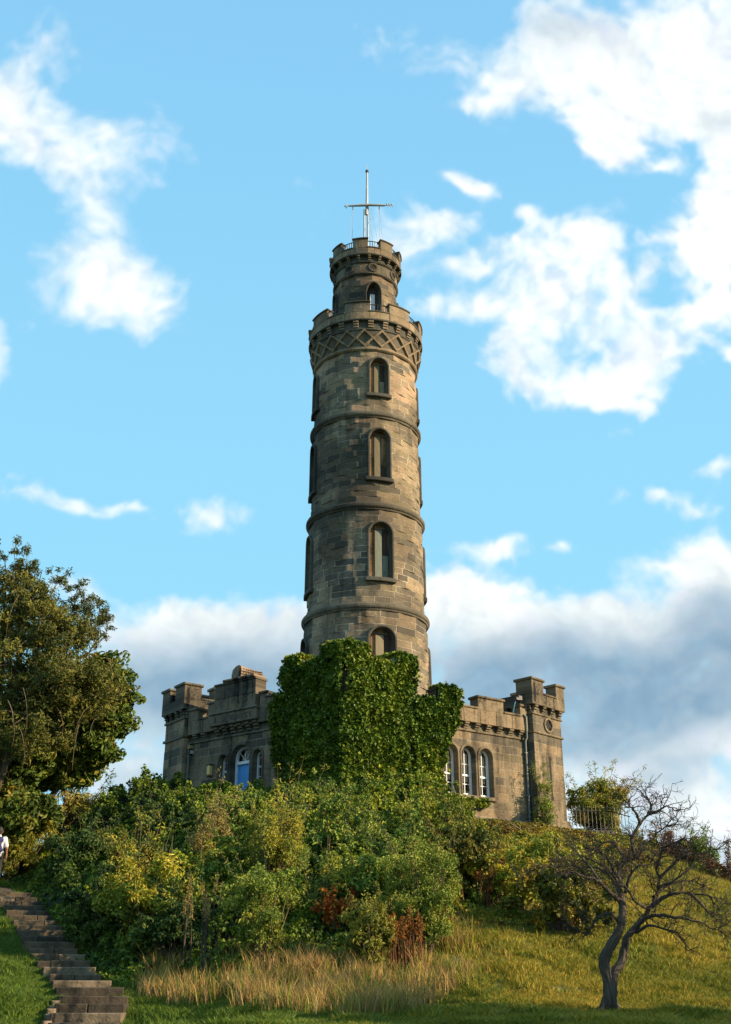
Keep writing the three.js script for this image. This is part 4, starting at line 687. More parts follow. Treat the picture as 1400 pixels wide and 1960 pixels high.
// ---- shrubs: stems from one foot to leaf clumps inside an uneven crown
function shrub(o) {
  const rand = rng(o.seed), base = o.base ?? hit(o.px[0], o.px[1]), k = -base.z / 2160 * 1.05, grow = o.group ? 1.18 : 1, w = o.w * k / 2 * grow, h = o.h * k, lift = (o.lift ?? .15) * (o.group ? .35 : 1);
  const t = thing(o.name ?? 'shrub', o.label, o.cat ?? 'shrub', base.clone(), o.group), list = [], stems = [];
  const n = Math.round((o.clumps ?? 26) * (o.group ? 1.35 : 1));
  for (let i = 0; i < n; i++) {
    const u = unit(rand), rr = Math.pow(rand(), o.fill ?? .6), taper = o.taper ?? 0;
    const yy = clamp(.5 + u.y * rr * .5), wide = lerp(1, 1 - yy, taper) * (o.vase ? lerp(.45, 1.1, yy) : 1);
    const c = V(base.x + u.x * rr * w * wide + (o.lean ?? 0) * yy * h, base.y + h * (lift + (1 - lift) * yy), base.z + u.z * rr * w * .8 * wide);
    const rad = (o.clump ?? .3) * (.5 + 1.0 * rand()), tone = rand();
    if (!o.noStems || i % 3 === 0) { const mid = base.clone().lerp(c, .5).add(V((rand() - .5) * .3 * w, h * .06, (rand() - .5) * .3 * w)), q = (o.thick ?? .012) * (.7 + .6 * rand()); stems.push(tube([base.clone().add(V((rand() - .5) * .15 * w, -.1, (rand() - .5) * .15 * w)), mid, c, c.clone().add(V(u.x * .3, .45, u.z * .3).multiplyScalar(rad * (o.tip ?? .8)))], [q * 1.6, q, q * .6, q * .25], 4)); }
    for (let j = 0; j < (o.leaves ?? 34); j++) {
      const v = unit(rand), r2 = rad * Math.pow(rand(), .5), p = c.clone().add(V(v.x * r2 * (o.stretch ? .6 : 1), v.y * r2 * (o.stretch ?? .8), v.z * r2));
      const dir = v.clone().multiplyScalar(.6).add(V(u.x * .5, .55, u.z * .5)).addScaledVector(unit(rand), .5).normalize();
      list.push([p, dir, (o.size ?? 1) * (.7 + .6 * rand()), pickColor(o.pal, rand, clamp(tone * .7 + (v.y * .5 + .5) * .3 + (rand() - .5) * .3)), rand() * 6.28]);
    }
  }
  for (let i = 0; i < (o.shoots ?? 9); i++) {   // long shoots that break the outline
    const u = unit(rand), a = V(base.x + u.x * w * .4, base.y + h * .4, base.z + u.z * w * .4), L = h * (.45 + .45 * rand()), e = a.clone().add(V(u.x * w * .75, L, u.z * w * .5)), m = a.clone().lerp(e, .5).add(V(-u.x * .08, .1, 0)), pts = new THREE.CatmullRomCurve3([a, m, e]).getPoints(6);
    stems.push(tube(pts, pts.map((_, k) => .014 - k * .0018), 4)); for (let j = 0; j < 12; j++) { const f = .3 + .7 * rand(), p = pts[Math.min(6, Math.floor(f * 7))].clone().addScaledVector(unit(rand), .07); list.push([p, unit(rand).add(V(0, .5, 0)).normalize(), (o.size ?? 1) * (.5 + .45 * rand()), pickColor(o.pal, rand, rand()), rand() * 6.28]); }
  }
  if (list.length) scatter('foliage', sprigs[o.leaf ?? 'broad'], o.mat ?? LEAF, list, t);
  if (stems.length) part('stems', stems, o.bark ?? barkMid, t);
  return t;
}
const P_YELLOW = [[.09, .14, .02], [.18, .21, .025], [.33, .29, .03], [.40, .27, .03]], P_GREEN = [[0.075, 0.128, 0.027], [0.12, 0.18, 0.033], [0.18, 0.232, 0.042], [0.255, 0.255, 0.045]], P_OLIVE = [[.09, .12, .02], [.17, .19, .028], [.27, .26, .035], [.36, .28, .045]], P_GREY = [[.08, .12, .025], [.14, .19, .03], [.22, .25, .045], [.3, .29, .05]], P_RUST = [[0.108, 0.06, 0.018], [0.24, 0.102, 0.024], [0.336, 0.12, 0.03], [0.24, 0.168, 0.06]], P_DARK = [[0.027, 0.054, 0.018], [0.045, 0.083, 0.021], [0.068, 0.112, 0.027], [0.105, 0.135, 0.03]], P_RED = [[0.078, 0.052, 0.026], [0.143, 0.065, 0.033], [0.182, 0.065, 0.039], [0.117, 0.098, 0.033]], P_TAN = [[.15, .13, .05], [.26, .21, .08], [.34, .27, .11], [.2, .17, .06]];
const BANK = 'shrubs growing out of the bank';
for (const o of [
  { seed: 201, px: [280, 1845], w: 150, h: 180, lift: .35, pal: P_YELLOW, leaf: 'twiggy', clumps: 24, leaves: 26, label: 'golden yellow leaved shrub on the shaded bank right of the steps' },
  { seed: 202, px: [240, 1760], w: 90, h: 145, lift: .45, pal: [[.08, .1, .02], [.16, .15, .025], [.26, .2, .03]], leaf: 'twiggy', clumps: 13, leaves: 22, label: 'small yellowing shrub just above the golden yellow one by the steps' },
  { seed: 203, px: [395, 1690], w: 82, h: 145, lift: .3, pal: P_TAN, leaf: 'fine', stretch: 1.6, clumps: 15, leaves: 26, clump: .24, bark: barkPale, thick: .015, vase: true, label: 'dry tan seed-headed shrub on the bank below the yellow lantern' },
  { seed: 204, px: [455, 1660], w: 120, h: 130, lift: .35, pal: P_GREEN, clumps: 24, leaves: 24, label: 'bright green shrub in front of the blue door' },
  { seed: 205, px: [525, 1755], w: 150, h: 215, lift: .2, pal: P_OLIVE, leaf: 'fine', stretch: 1.5, clumps: 44, leaves: 26, clump: .26, bark: barkPale, thick: .014, vase: true, label: 'tall twiggy olive shrub with pale stems in the middle of the bank' },
  { seed: 206, px: [500, 1850], w: 125, h: 160, lift: .3, pal: P_GREY, leaf: 'fine', clumps: 34, leaves: 30, clump: .24, vase: true, bark: barkPale, label: 'feathery grey green shrub low on the bank above the dry grass' },
  { seed: 207, px: [655, 1700], w: 110, h: 150, lift: .35, pal: P_GREEN, leaf: 'broad', clumps: 22, leaves: 24, label: 'leafy green shrub in front of the foot of the ivy corner' },
  { seed: 208, px: [708, 1862], w: 82, h: 120, lift: .25, pal: [[.11, .13, .022], [.19, .19, .03], [.27, .24, .04]], leaf: 'fine', clumps: 24, leaves: 30, clump: .2, label: 'rounded yellow green shrub low on the bank beside rusty stalks' },
  { seed: 209, px: [815, 1830], w: 150, h: 210, lift: .2, pal: P_GREY, leaf: 'fine', clumps: 48, leaves: 30, clump: .3, vase: true, label: 'large grey green shrub on the bank right of the rounded yellow one' },
  { seed: 210, px: [1080, 1785], w: 180, h: 120, lift: .15, pal: [[.045, .07, .015], [.09, .105, .018], [.2, .17, .025], [.26, .19, .025]], leaf: 'broad', size: 1.15, clumps: 34, leaves: 30, label: 'broad dark shrub with yellow topped leaves left of the bare tree' },
  { seed: 211, px: [760, 1740], w: 130, h: 150, lift: .2, pal: P_GREEN, leaf: 'broad', clumps: 26, leaves: 26, label: 'green bramble bush below the lit side of the ivy' },
  { seed: 212, px: [880, 1730], w: 120, h: 130, lift: .2, pal: [[.05, .075, .018], [.10, .11, .02], [.16, .13, .025]], leaf: 'broad', clumps: 24, leaves: 26, label: 'olive bramble bush at the right end of the ivy bank' },
  { seed: 213, px: [600, 1800], w: 110, h: 130, lift: .3, pal: P_YELLOW.slice(0, 3), leaf: 'twiggy', size: .8, clumps: 10, leaves: 18, label: 'sparse yellowing shrub between the feathery and the rounded shrubs' },
  { seed: 214, px: [330, 1650], w: 120, h: 100, lift: .35, pal: P_DARK, leaf: 'ivy', clumps: 22, leaves: 26, label: 'dark leafy bush under the left corner turret' },
  { seed: 241, px: [600, 1690], w: 150, h: 150, pal: P_GREEN, leaf: 'broad', clumps: 22, leaves: 26, label: 'green shrub below the shaded face of the ivy corner' },
  { seed: 242, px: [690, 1790], w: 150, h: 140, pal: P_GREEN, leaf: 'twiggy', clumps: 24, leaves: 24, label: 'mid green shrub in the dark middle of the bank above the rounded yellow one' },
  { seed: 243, px: [830, 1680], w: 150, h: 150, pal: [[.1, .13, .02], [.19, .21, .025], [.3, .27, .035]], leaf: 'broad', clumps: 26, leaves: 26, label: 'yellow green ivy bush at the foot of the lit ivy wall' },
  { seed: 244, px: [960, 1742], w: 130, h: 90, pal: P_YELLOW, leaf: 'broad', clumps: 20, leaves: 24, label: 'low yellow brambles between the olive bramble bush and the broad dark shrub' },
  { seed: 245, px: [1050, 1690], w: 130, h: 70, pal: P_YELLOW, leaf: 'twiggy', clumps: 18, leaves: 22, label: 'low yellow brambles below the right turret' },
  { seed: 246, px: [450, 1740], w: 100, h: 130, pal: P_GREEN, leaf: 'broad', clumps: 18, leaves: 24, label: 'green bush left of the tall twiggy olive shrub' },
  { seed: 247, px: [180, 1830], w: 110, h: 130, pal: P_DARK, leaf: 'broad', clumps: 20, leaves: 26, label: 'dark green bush overhanging the lower flight of steps' },
  { seed: 248, px: [330, 1850], w: 110, h: 120, pal: P_DARK, leaf: 'broad', clumps: 20, leaves: 26, label: 'dark green bush between the golden shrub and the seed spikes' },
  { seed: 249, px: [160, 1700], w: 120, h: 110, pal: P_DARK, leaf: 'twiggy', clumps: 20, leaves: 26, label: 'dark bush at the left end of the bank below the autumn bush' },
]) shrub({ ...o, name: 'shrub', group: BANK });
shrub({ seed: 220, name: 'slender_shrub', px: [1010, 1622], base: V(...rightMap(4.0, 7.6, .75)), w: 48, h: 115, lift: .2, pal: P_GREY, leaf: 'twiggy', size: .75, clumps: 16, leaves: 14, clump: .22, bark: barkPale, label: 'slender sparse shrub growing against the right turret by the drainpipe' });
shrub({ seed: 221, name: 'shrub', base: at(1150, 1606, 51.5), w: 185, h: 104, lift: .0, fill: .9, taper: .5, shoots: 16, pal: P_OLIVE.concat([[.24, .13, .04]]), leaf: 'twiggy', clumps: 100, leaves: 22, clump: .32, label: 'tall olive brown shrub behind the iron fence right of the turret' });
shrub({ seed: 222, name: 'shrub', base: at(1290, 1690, 47), w: 130, h: 85, lift: .1, pal: P_RED, leaf: 'twiggy', clumps: 40, leaves: 22, clump: .28, label: 'reddish brown shrub on the skyline behind the bare tree' });
shrub({ seed: 223, name: 'shrub', base: at(1352, 1712, 46), w: 50, h: 95, lift: .1, pal: P_GREEN, leaf: 'twiggy', clumps: 20, leaves: 18, clump: .22, label: 'narrow pale green shrub on the skyline near the right edge' });
shrub({ seed: 224, name: 'shrub', base: at(1398, 1728, 45), w: 80, h: 80, lift: .1, pal: P_RED.concat([[.05, .06, .02]]), leaf: 'twiggy', clumps: 26, leaves: 22, clump: .28, label: 'dark red shrub at the right edge of the photo' });
shrub({ seed: 225, name: 'shrub', base: at(1230, 1668, 47), w: 70, h: 60, lift: .1, pal: P_OLIVE, leaf: 'broad', clumps: 18, leaves: 22, clump: .28, label: 'low olive bush below the end of the iron fence' });
// dead stalks and seed heads
function stalks(name, label, px, w, h, n, seed, barkM, head, headPal, lean = .1) {
  const rand = rng(seed), base = hit(...px), k = -base.z / 2160 * 1.05, t = thing(name, label, 'plant', base.clone()), g = [], list = [];
  for (let i = 0; i < n; i++) {
    const x = base.x + (rand() - .5) * w * k, z = base.z + (rand() - .5) * w * k * .6, H = h * k * (.7 + .45 * rand()), dx = (rand() - .5) * 2 * lean * H, b = V(x, groundY(x, z), z), pts = [b, b.clone().add(V(dx * .3, H * .5, (rand() - .5) * .1)), b.clone().add(V(dx, H, (rand() - .5) * .2))];
    g.push(tube(pts, [.017, .013, .006], 4));
    if (head) for (let j = 0; j < 16; j++) { const f = .76 + .24 * j / 16, p = pts[1].clone().lerp(pts[2], (f - .5) * 2); list.push([p, V(0, 1, 0).addScaledVector(unit(rand), .5).normalize(), head * (1.1 - (f - .76) * 2) * (.8 + .4 * rand()), pickColor(headPal, rand, rand()), rand() * 6]); }
  }
  part('stalks', g, barkM, t); if (list.length) scatter('seed_heads', sprigs.fine, DRY, list, t); return t;
}
const P_SPIKE = [[.24, .17, .07], [.36, .26, .11], [.42, .3, .14]];
stalks('seed_stalks', 'group of brown seed spikes standing tall above the dry grass', [400, 1858], 34, 150, 8, 301, barkMid, .5, P_SPIKE, .04);
stalks('seed_stalks', 'pair of brown seed spikes left of the taller group of spikes', [358, 1858], 16, 140, 4, 302, barkMid, .5, P_SPIKE, .04);
stalks('dead_stalks', 'thin pale dead stalks on the dark bank above the golden shrub', [290, 1745], 70, 150, 8, 303, barkPale, 0, null, .18);
stalks('dead_stalks', 'tall pale dead stalks against the dark foot of the ivy', [640, 1640], 44, 120, 6, 304, barkPale, 0, null, .12);
stalks('dead_stalks', 'pale dead stalks right of the feathery grey green shrub', [615, 1800], 45, 150, 6, 305, barkPale, 0, null, .1);
stalks('rusty_stalks', 'clump of rusty red dock stalks right of the rounded shrub', [778, 1860], 56, 88, 22, 306, barkRed, .6, P_RUST, .12);
stalks('rusty_stalks', 'rust coloured stalks among the right hand brambles', [905, 1738], 60, 70, 14, 308, barkRed, .6, P_RUST, .15);
shrub({ seed: 231, name: 'bramble', px: [640, 1815], w: 70, h: 75, lift: .4, pal: [[.3, .05, .012], [.36, .11, .02], [.3, .2, .03]], leaf: 'broad', clumps: 6, leaves: 14, clump: .18, cat: 'bramble', label: 'small bramble with scarlet leaves left of the rounded yellow green shrub' });
{
  const t = thing('dead_sapling', 'single bare pale crooked stem leaning over the brambles left of the bare tree', 'sapling', at(1012, 1660, 41)), p = [at(1014, 1668, 41), at(1011, 1632, 41), at(1004, 1606, 41.1), at(996, 1588, 41.2), at(980, 1578, 41.2), at(967, 1567, 41.3)];
  part('stem', tube(p, [.05, .045, .04, .034, .028, .014], 6), barkPale, t); part('twig', tube([p[2], at(1012, 1592, 41), at(1020, 1580, 41)], [.02, .014, .006], 5), barkPale, t);
}

// ---------------------------------------------------------------- trees
function leafyTree(o) {
  const rand = rng(o.seed), t = thing(o.name, o.label, 'tree', o.base.clone()), list = [], boughs = [], twigs = [];
  const trunk = [o.base.clone().add(V(0, -.3, 0)), ...o.trunk]; part('trunk', tube(trunk, trunk.map((_, i) => o.girth * (1 - .75 * i / (trunk.length - 1)) * (i ? 1 : 1.35)), 10), o.bark, t);
  const nodes = [];
  for (const [c, rx, ry, rz, n] of o.blobs) {
    // a bough to each mass of the crown
    const start = trunk[Math.min(trunk.length - 1, 1 + Math.floor(rand() * (trunk.length - 1)))], a = start.clone(), m = a.clone().lerp(c, .5).add(V((rand() - .5) * rx * .5, .3, (rand() - .5) * .6)), end = c.clone().add(V(0, ry * .3, 0));
    const curve = new THREE.CatmullRomCurve3([a, m, c, end]), pts = curve.getPoints(9); part('bough', tube(pts, pts.map((_, i) => o.girth * .42 * (1 - i / 11)), 7), o.bark, t);
    for (let i = 0; i < n; i++) {
      const u = unit(rand), rr = Math.pow(rand(), .38), cc = V(c.x + u.x * rx * rr, c.y + u.y * ry * rr, c.z + u.z * rz * rr), from = pts[3 + Math.floor(rand() * 6)], q = .014 + .016 * rand();
      const mid = from.clone().lerp(cc, .55).add(V((rand() - .5) * .4, .15 * (rand() - .2), (rand() - .5) * .4));
      const tip = cc.clone().add(V(u.x * .35, .25 + u.y * .2, u.z * .35)); if (i % 2 === 0) twigs.push(tube([from, mid, cc, tip], [q * 1.7, q, q * .6, q * .25], 4));
      const tone = rand(), rad = o.clump * (.6 + .8 * rand());
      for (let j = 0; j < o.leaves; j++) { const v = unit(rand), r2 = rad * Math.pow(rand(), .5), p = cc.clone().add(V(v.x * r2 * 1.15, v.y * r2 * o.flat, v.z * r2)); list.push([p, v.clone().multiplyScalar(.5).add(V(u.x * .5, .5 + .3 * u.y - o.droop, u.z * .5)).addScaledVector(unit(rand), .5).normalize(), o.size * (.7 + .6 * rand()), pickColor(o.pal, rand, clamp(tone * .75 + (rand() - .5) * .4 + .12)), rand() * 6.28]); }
    }
  }
  for (const [from, to, n] of o.wisps ?? []) {   // long thin shoots above the crown with tufts of leaves
    const mid = from.clone().lerp(to, .5).add(V((rand() - .5) * .3, 0, (rand() - .5) * .3)), pts = new THREE.CatmullRomCurve3([from, mid, to]).getPoints(6); twigs.push(tube(pts, pts.map((_, i) => .03 * (1 - i / 7)), 5));
    for (let i = 0; i < n; i++) { const f = .35 + .65 * rand(), c = pts[Math.floor(f * 6)], tip = c.clone().add(V((rand() - .5) * .9, .15 + .5 * rand(), (rand() - .5) * .7)); twigs.push(tube([c, c.clone().lerp(tip, .5).add(V(0, .06, 0)), tip], [.012, .008, .004], 4)); for (let j = 0; j < 7; j++) list.push([tip.clone().addScaledVector(unit(rand), .16 * rand()), V(0, 1, 0).addScaledVector(unit(rand), .9).normalize(), o.size * (.5 + .5 * rand()), pickColor(o.pal, rand, rand() * .6), rand() * 6]); }
  }
  for (let i = 0; i < (o.hang ?? 0); i++) {   // pale hanging shoots in the sunlit side
    const b = o.blobs[i % o.blobs.length], u = unit(rand); u.z = Math.abs(u.z) * .8 + .3; u.normalize(); const p = V(b[0].x + u.x * b[1], b[0].y + u.y * b[2], b[0].z + u.z * b[3] + .1); const L = .7 + rand() * 1.1, dx = (rand() - .5) * .8, pts = [p, p.clone().add(V(dx * .5, -L * .3 + .15, .1)), p.clone().add(V(dx, -L * .7, .12)), p.clone().add(V(dx * .9, -L, .1))]; twigs.push(tube(new THREE.CatmullRomCurve3(pts).getPoints(6), [.015, .014, .012, .01, .008, .006, .004], 4));
  }
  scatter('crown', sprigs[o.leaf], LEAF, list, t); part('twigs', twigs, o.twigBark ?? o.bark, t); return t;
}
const B = (px, py, depth, rx, ry, n, rz) => { const k = depth / 2160; return [at(px, py, depth), rx * k, ry * k, (rz ?? Math.min(rx, ry) * 1.0) * k, n]; };
{
  const b1 = hit(-40, 1712), T = (px, py, d = 39) => at(px, py, d);
  leafyTree({ seed: 401, name: 'golden_tree', label: 'tall golden green tree with wispy top shoots at the left edge beside the steps', base: b1, girth: .26, bark: barkMid, twigBark: barkPale, trunk: [T(-35, 1600), T(-10, 1500), T(15, 1400), T(35, 1290), T(45, 1190)],
    blobs: [B(40, 1180, 38.5, 85, 75, 46), B(110, 1215, 38, 75, 70, 40), B(20, 1290, 38, 110, 90, 64), B(140, 1290, 37.6, 85, 80, 56), B(60, 1370, 37.6, 110, 80, 58), B(-60, 1250, 39, 90, 130, 40), B(185, 1330, 38, 50, 60, 20), B(10, 1120, 39, 50, 40, 14), B(-60, 1420, 39, 90, 90, 30)],
    wisps: [[T(120, 1210), T(168, 1135), 12], [T(60, 1150), T(40, 1050), 12], [T(165, 1260), T(215, 1200), 12], [T(30, 1150), T(25, 1040), 12], [T(50, 1150), T(55, 1065), 8], [T(90, 1170), T(112, 1108), 10], [T(130, 1200), T(150, 1130), 10], [T(150, 1230), T(203, 1180), 12], [T(150, 1260), T(195, 1225), 7], [T(70, 1160), T(82, 1090), 3], [T(5, 1140), T(5, 1060), 8], [T(160, 1240), T(175, 1160), 9], [T(100, 1180), T(80, 1110), 0]],
    pal: [[.04, .05, .012], [.078, .086, .016], [.125, .125, .024], [.19, .16, .035]], leaf: 'spray', size: .95, leaves: 17, clump: .46, flat: .8, droop: .45, hang: 26 });
  const b2 = hit(30, 1706), U = (px, py, d = 42) => at(px, py, d);
  leafyTree({ seed: 402, name: 'dark_tree', label: 'dark green broad-leaved tree behind the golden tree, reaching towards the building', base: U(30, 1690), girth: .3, bark: barkDark, trunk: [U(35, 1600), U(50, 1520), U(75, 1450), U(100, 1390)],
    blobs: [B(200, 1285, 42, 42, 30, 26), B(215, 1335, 42, 40, 38, 30), B(190, 1380, 42, 60, 34, 36), B(150, 1440, 42, 66, 40, 40), B(190, 1430, 41.5, 36, 26, 18), B(110, 1475, 42, 70, 34, 40), B(20, 1470, 41, 80, 50, 44), B(0, 1560, 40, 60, 60, 40), B(55, 1555, 41, 50, 44, 28), B(-50, 1530, 42, 60, 80, 34), B(60, 1400, 42, 80, 50, 36), B(130, 1360, 42.5, 50, 50, 24)],
    pal: [[.035, .062, .012], [.06, .10, .015], [.10, .14, .02], [.19, .15, .025]], leaf: 'large', size: .85, leaves: 22, clump: .5, flat: .5, droop: .1 });
  shrub({ seed: 403, name: 'autumn_bush', cat: 'bush', base: at(125, 1628, 46), w: 140, h: 130, lift: .2, pal: [[.16, .14, .04], [.28, .22, .05], [.36, .3, .06], [.38, .22, .05]], leaf: 'twiggy', clumps: 46, leaves: 10, clump: .34, thick: .03, tip: 1.4, bark: barkRed, label: 'thin orange and yellow autumn bush under the dark tree' });
  shrub({ seed: 404, name: 'hedge_bush', cat: 'bush', base: at(18, 1708, 41.5), w: 250, h: 140, lift: .02, fill: .7, pal: [[.08, .1, .015], [.17, .17, .022], [.27, .23, .03]], leaf: 'fine', size: 1.3, clumps: 110, leaves: 22, clump: .3, label: 'small leaved sunlit bush behind the person at the top of the steps' });
}
// outside the right edge: the tree whose shade lies over the lower right lawn
leafyTree({ seed: 405, name: 'shade_tree', label: 'tree standing on the lawn beyond the right edge of the view', base: V(16.5, groundY(16.5, -17.1), -17.1), girth: .24, bark: barkMid, trunk: [V(16.5, 3, -17.1), V(16.4, 5, -17), V(16.4, 7, -17.1)],
  blobs: [[V(16.5, 7.6, -17.7), 1.9, 1.5, 1.6, 44], [V(16, 6.6, -16.4), 1.5, 1.2, 1.6, 34], [V(17.6, 8.4, -16.6), 1.5, 1.2, 1.7, 30], [V(18.8, 7.4, -15.8), 1.5, 1.1, 1.6, 26]], pal: P_GREEN, leaf: 'large', size: 1.1, leaves: 22, clump: .55, flat: .6, droop: .1 });

// the bare hawthorn on the lawn
{
  const rand = rng(501), D = 23, Q = (X, Y, dz = 0) => at(1000 + X / 3.5, 1460 + (Y < 640 ? 640 - (640 - Y) * .8 : Y) / 3.5, D - dz), base = hit(1168, 1944);
  const t = thing('bare_tree', 'small leafless twisted tree with two entwined stems on the right lawn', 'tree', base.clone()), twigs = [];
  const limb = (name, pts, r0, r1, kinks = true) => { const c = new THREE.CatmullRomCurve3(pts, false, 'centripetal'), n = pts.length * 4, P = c.getPoints(n); if (kinks) P.forEach((p, i) => { if (i && i < n) p.add(V((rand() - .5), (rand() - .5), (rand() - .5)).multiplyScalar(r0 * .55)); }); part(name, tube(P, P.map((_, i) => lerp(r0, r1, Math.pow(i / n, .8)) * (1 + .22 * (rand() - .5))), 9), barkDark, t); return P; };
  const kink = (p, dir, L, r, depth) => {
    const pts = [p.clone()], n = 4 + Math.floor(rand() * 2), d = dir.clone(); let q = p.clone();
    for (let i = 0; i < n; i++) { d.addScaledVector(unit(rand), .55); d.y += .06; d.normalize(); q = q.clone().addScaledVector(d, L / n * (.7 + .6 * rand())); pts.push(q); }
    twigs.push(tube(pts, pts.map((_, i) => Math.max(.0035, r * (1 - i / (n + .6)))), 4));
    if (depth > 0) for (let i = 1; i < pts.length; i++) if (rand() < .8) kink(pts[i], d.clone().addScaledVector(unit(rand), 1.2).normalize(), L * (.35 + .3 * rand()), r * .55, depth - 1);
  };
  const stemL = limb('trunk', [base.clone().add(V(0, -.2, 0)), Q(592, 1600), Q(572, 1450), Q(548, 1330, .05), Q(590, 1230, .1), Q(640, 1145, .1), Q(668, 1060, .1), Q(672, 960, .05), Q(662, 880)], .135, .066, false);
  const stemR = limb('trunk', [Q(600, 1560), Q(618, 1410), Q(664, 1335, -.05), Q(686, 1230, -.1), Q(708, 1160, -.1), Q(745, 1118, -.1), Q(795, 1058, -.15)], .098, .058, false);
  for (let i = 0; i < 6; i++) { const a = i / 6 * 6.283 + .4, dx = Math.cos(a), dz = Math.sin(a), y = (d) => groundY(base.x + dx * d, base.z + dz * d); part('root', tube([V(base.x + dx * .06, base.y + .34, base.z + dz * .06), V(base.x + dx * .15, base.y + .12, base.z + dz * .15), V(base.x + dx * .3, y(.3) + .02, base.z + dz * .3), V(base.x + dx * .5, y(.5) - .06, base.z + dz * .5)], [.05, .065, .05, .02], 7), barkDark, t); }
  const B3 = [
    [[662, 880, 0], [648, 790, -.1], [650, 710, -.2], [690, 655, -.3], [762, 640, -.3], [800, 560, -.2], [765, 470, -.2]], [[795, 1058, -.15], [870, 960, -.2], [902, 880, -.25], [916, 770, -.3], [900, 690, -.3], [935, 610, -.3]],
    [[665, 930, .05], [570, 855, .2], [500, 790, .3], [430, 772, .3], [360, 740, .4], [260, 742, .5], [200, 702, .5], [130, 700, .6], [40, 718, .6]], [[520, 805, .3], [470, 720, .2], [400, 640, .1], [350, 560, 0], [325, 495, -.1]],
    [[655, 1080, .1], [600, 1010, .3], [530, 1022, .4], [470, 1080, .5], [430, 1146, .5], [375, 1118, .6], [290, 1082, .6]], [[668, 940, 0], [640, 800, -.3], [600, 700, -.4], [560, 620, -.5], [500, 560, -.5]],
    [[755, 1112, -.1], [820, 1048, .1], [900, 1020, .2], [1000, 1032, .3], [1100, 1046, .3], [1200, 1072, .4], [1290, 1120, .4], [1400, 1142, .5]], [[760, 1135, -.1], [850, 1092, .2], [960, 1118, .4], [1022, 1130, .5], [1075, 1176, .5]],
    [[870, 960, -.2], [960, 900, 0], [1050, 870, .1], [1150, 880, .1], [1250, 892, .2], [1340, 912, .2]], [[1130, 878, .1], [1210, 960, .2], [1270, 1020, .2], [1330, 1062, .2]],
    [[762, 640, -.3], [735, 500, -.3], [765, 400, -.3], [802, 330, -.3], [850, 262, -.3], [862, 190, -.3], [828, 138, -.3]], [[790, 345, -.3], [758, 250, -.2], [712, 190, -.2], [698, 165, -.2]], [[848, 266, -.3], [920, 240, -.3], [965, 200, -.2], [1028, 240, -.2]],
    [[762, 640, -.3], [800, 540, -.4], [870, 480, -.5], [930, 400, -.5], [1005, 358, -.5]], [[902, 690, -.3], [950, 560, -.2], [1010, 512, -.1], [1080, 480, 0], [1145, 470, 0]], [[914, 780, -.3], [1000, 690, -.2], [1070, 620, -.1], [1190, 602, 0], [1260, 572, 0], [1360, 555, 0]],
    [[905, 840, -.25], [1000, 800, -.1], [1080, 742, 0], [1125, 690, 0]], [[690, 870, 0], [720, 760, .2], [780, 692, .3], [850, 682, .3], [890, 610, .3]], [[645, 800, -.1], [560, 702, .1], [450, 645, .2], [370, 610, .2], [240, 645, .3]],
    [[850, 985, -.15], [760, 930, .1], [700, 840, .4], [640, 760, .5], [600, 650, .6]], [[880, 900, -.2], [960, 830, -.5], [1040, 800, -.6], [1130, 790, -.7], [1240, 830, -.7]], [[660, 900, 0], [600, 780, -.5], [540, 720, -.7], [450, 700, -.8], [330, 720, -.9]], [[700, 655, -.3], [640, 560, -.5], [580, 500, -.6], [480, 560, -.7]],
  ];
  B3.forEach((pl, bi) => {
    const P = limb('branch', pl.map((p) => Q(...p)), bi < 2 ? .06 : [10, 2, 6, 8].includes(bi) ? .047 : .036, .007);
    for (let i = 4; i < P.length; i++) if (rand() < .55) { const dir = P[i].clone().sub(P[i - 2]).normalize().addScaledVector(unit(rand), 1.1).normalize(); kink(P[i], dir, .24 + .36 * rand(), .0115, 2); }
    kink(P.at(-1), P.at(-1).clone().sub(P.at(-3)).normalize(), .22, .006, 1);
  });
  part('twigs', twigs, barkDark, t).userData.kind = 'stuff';
}

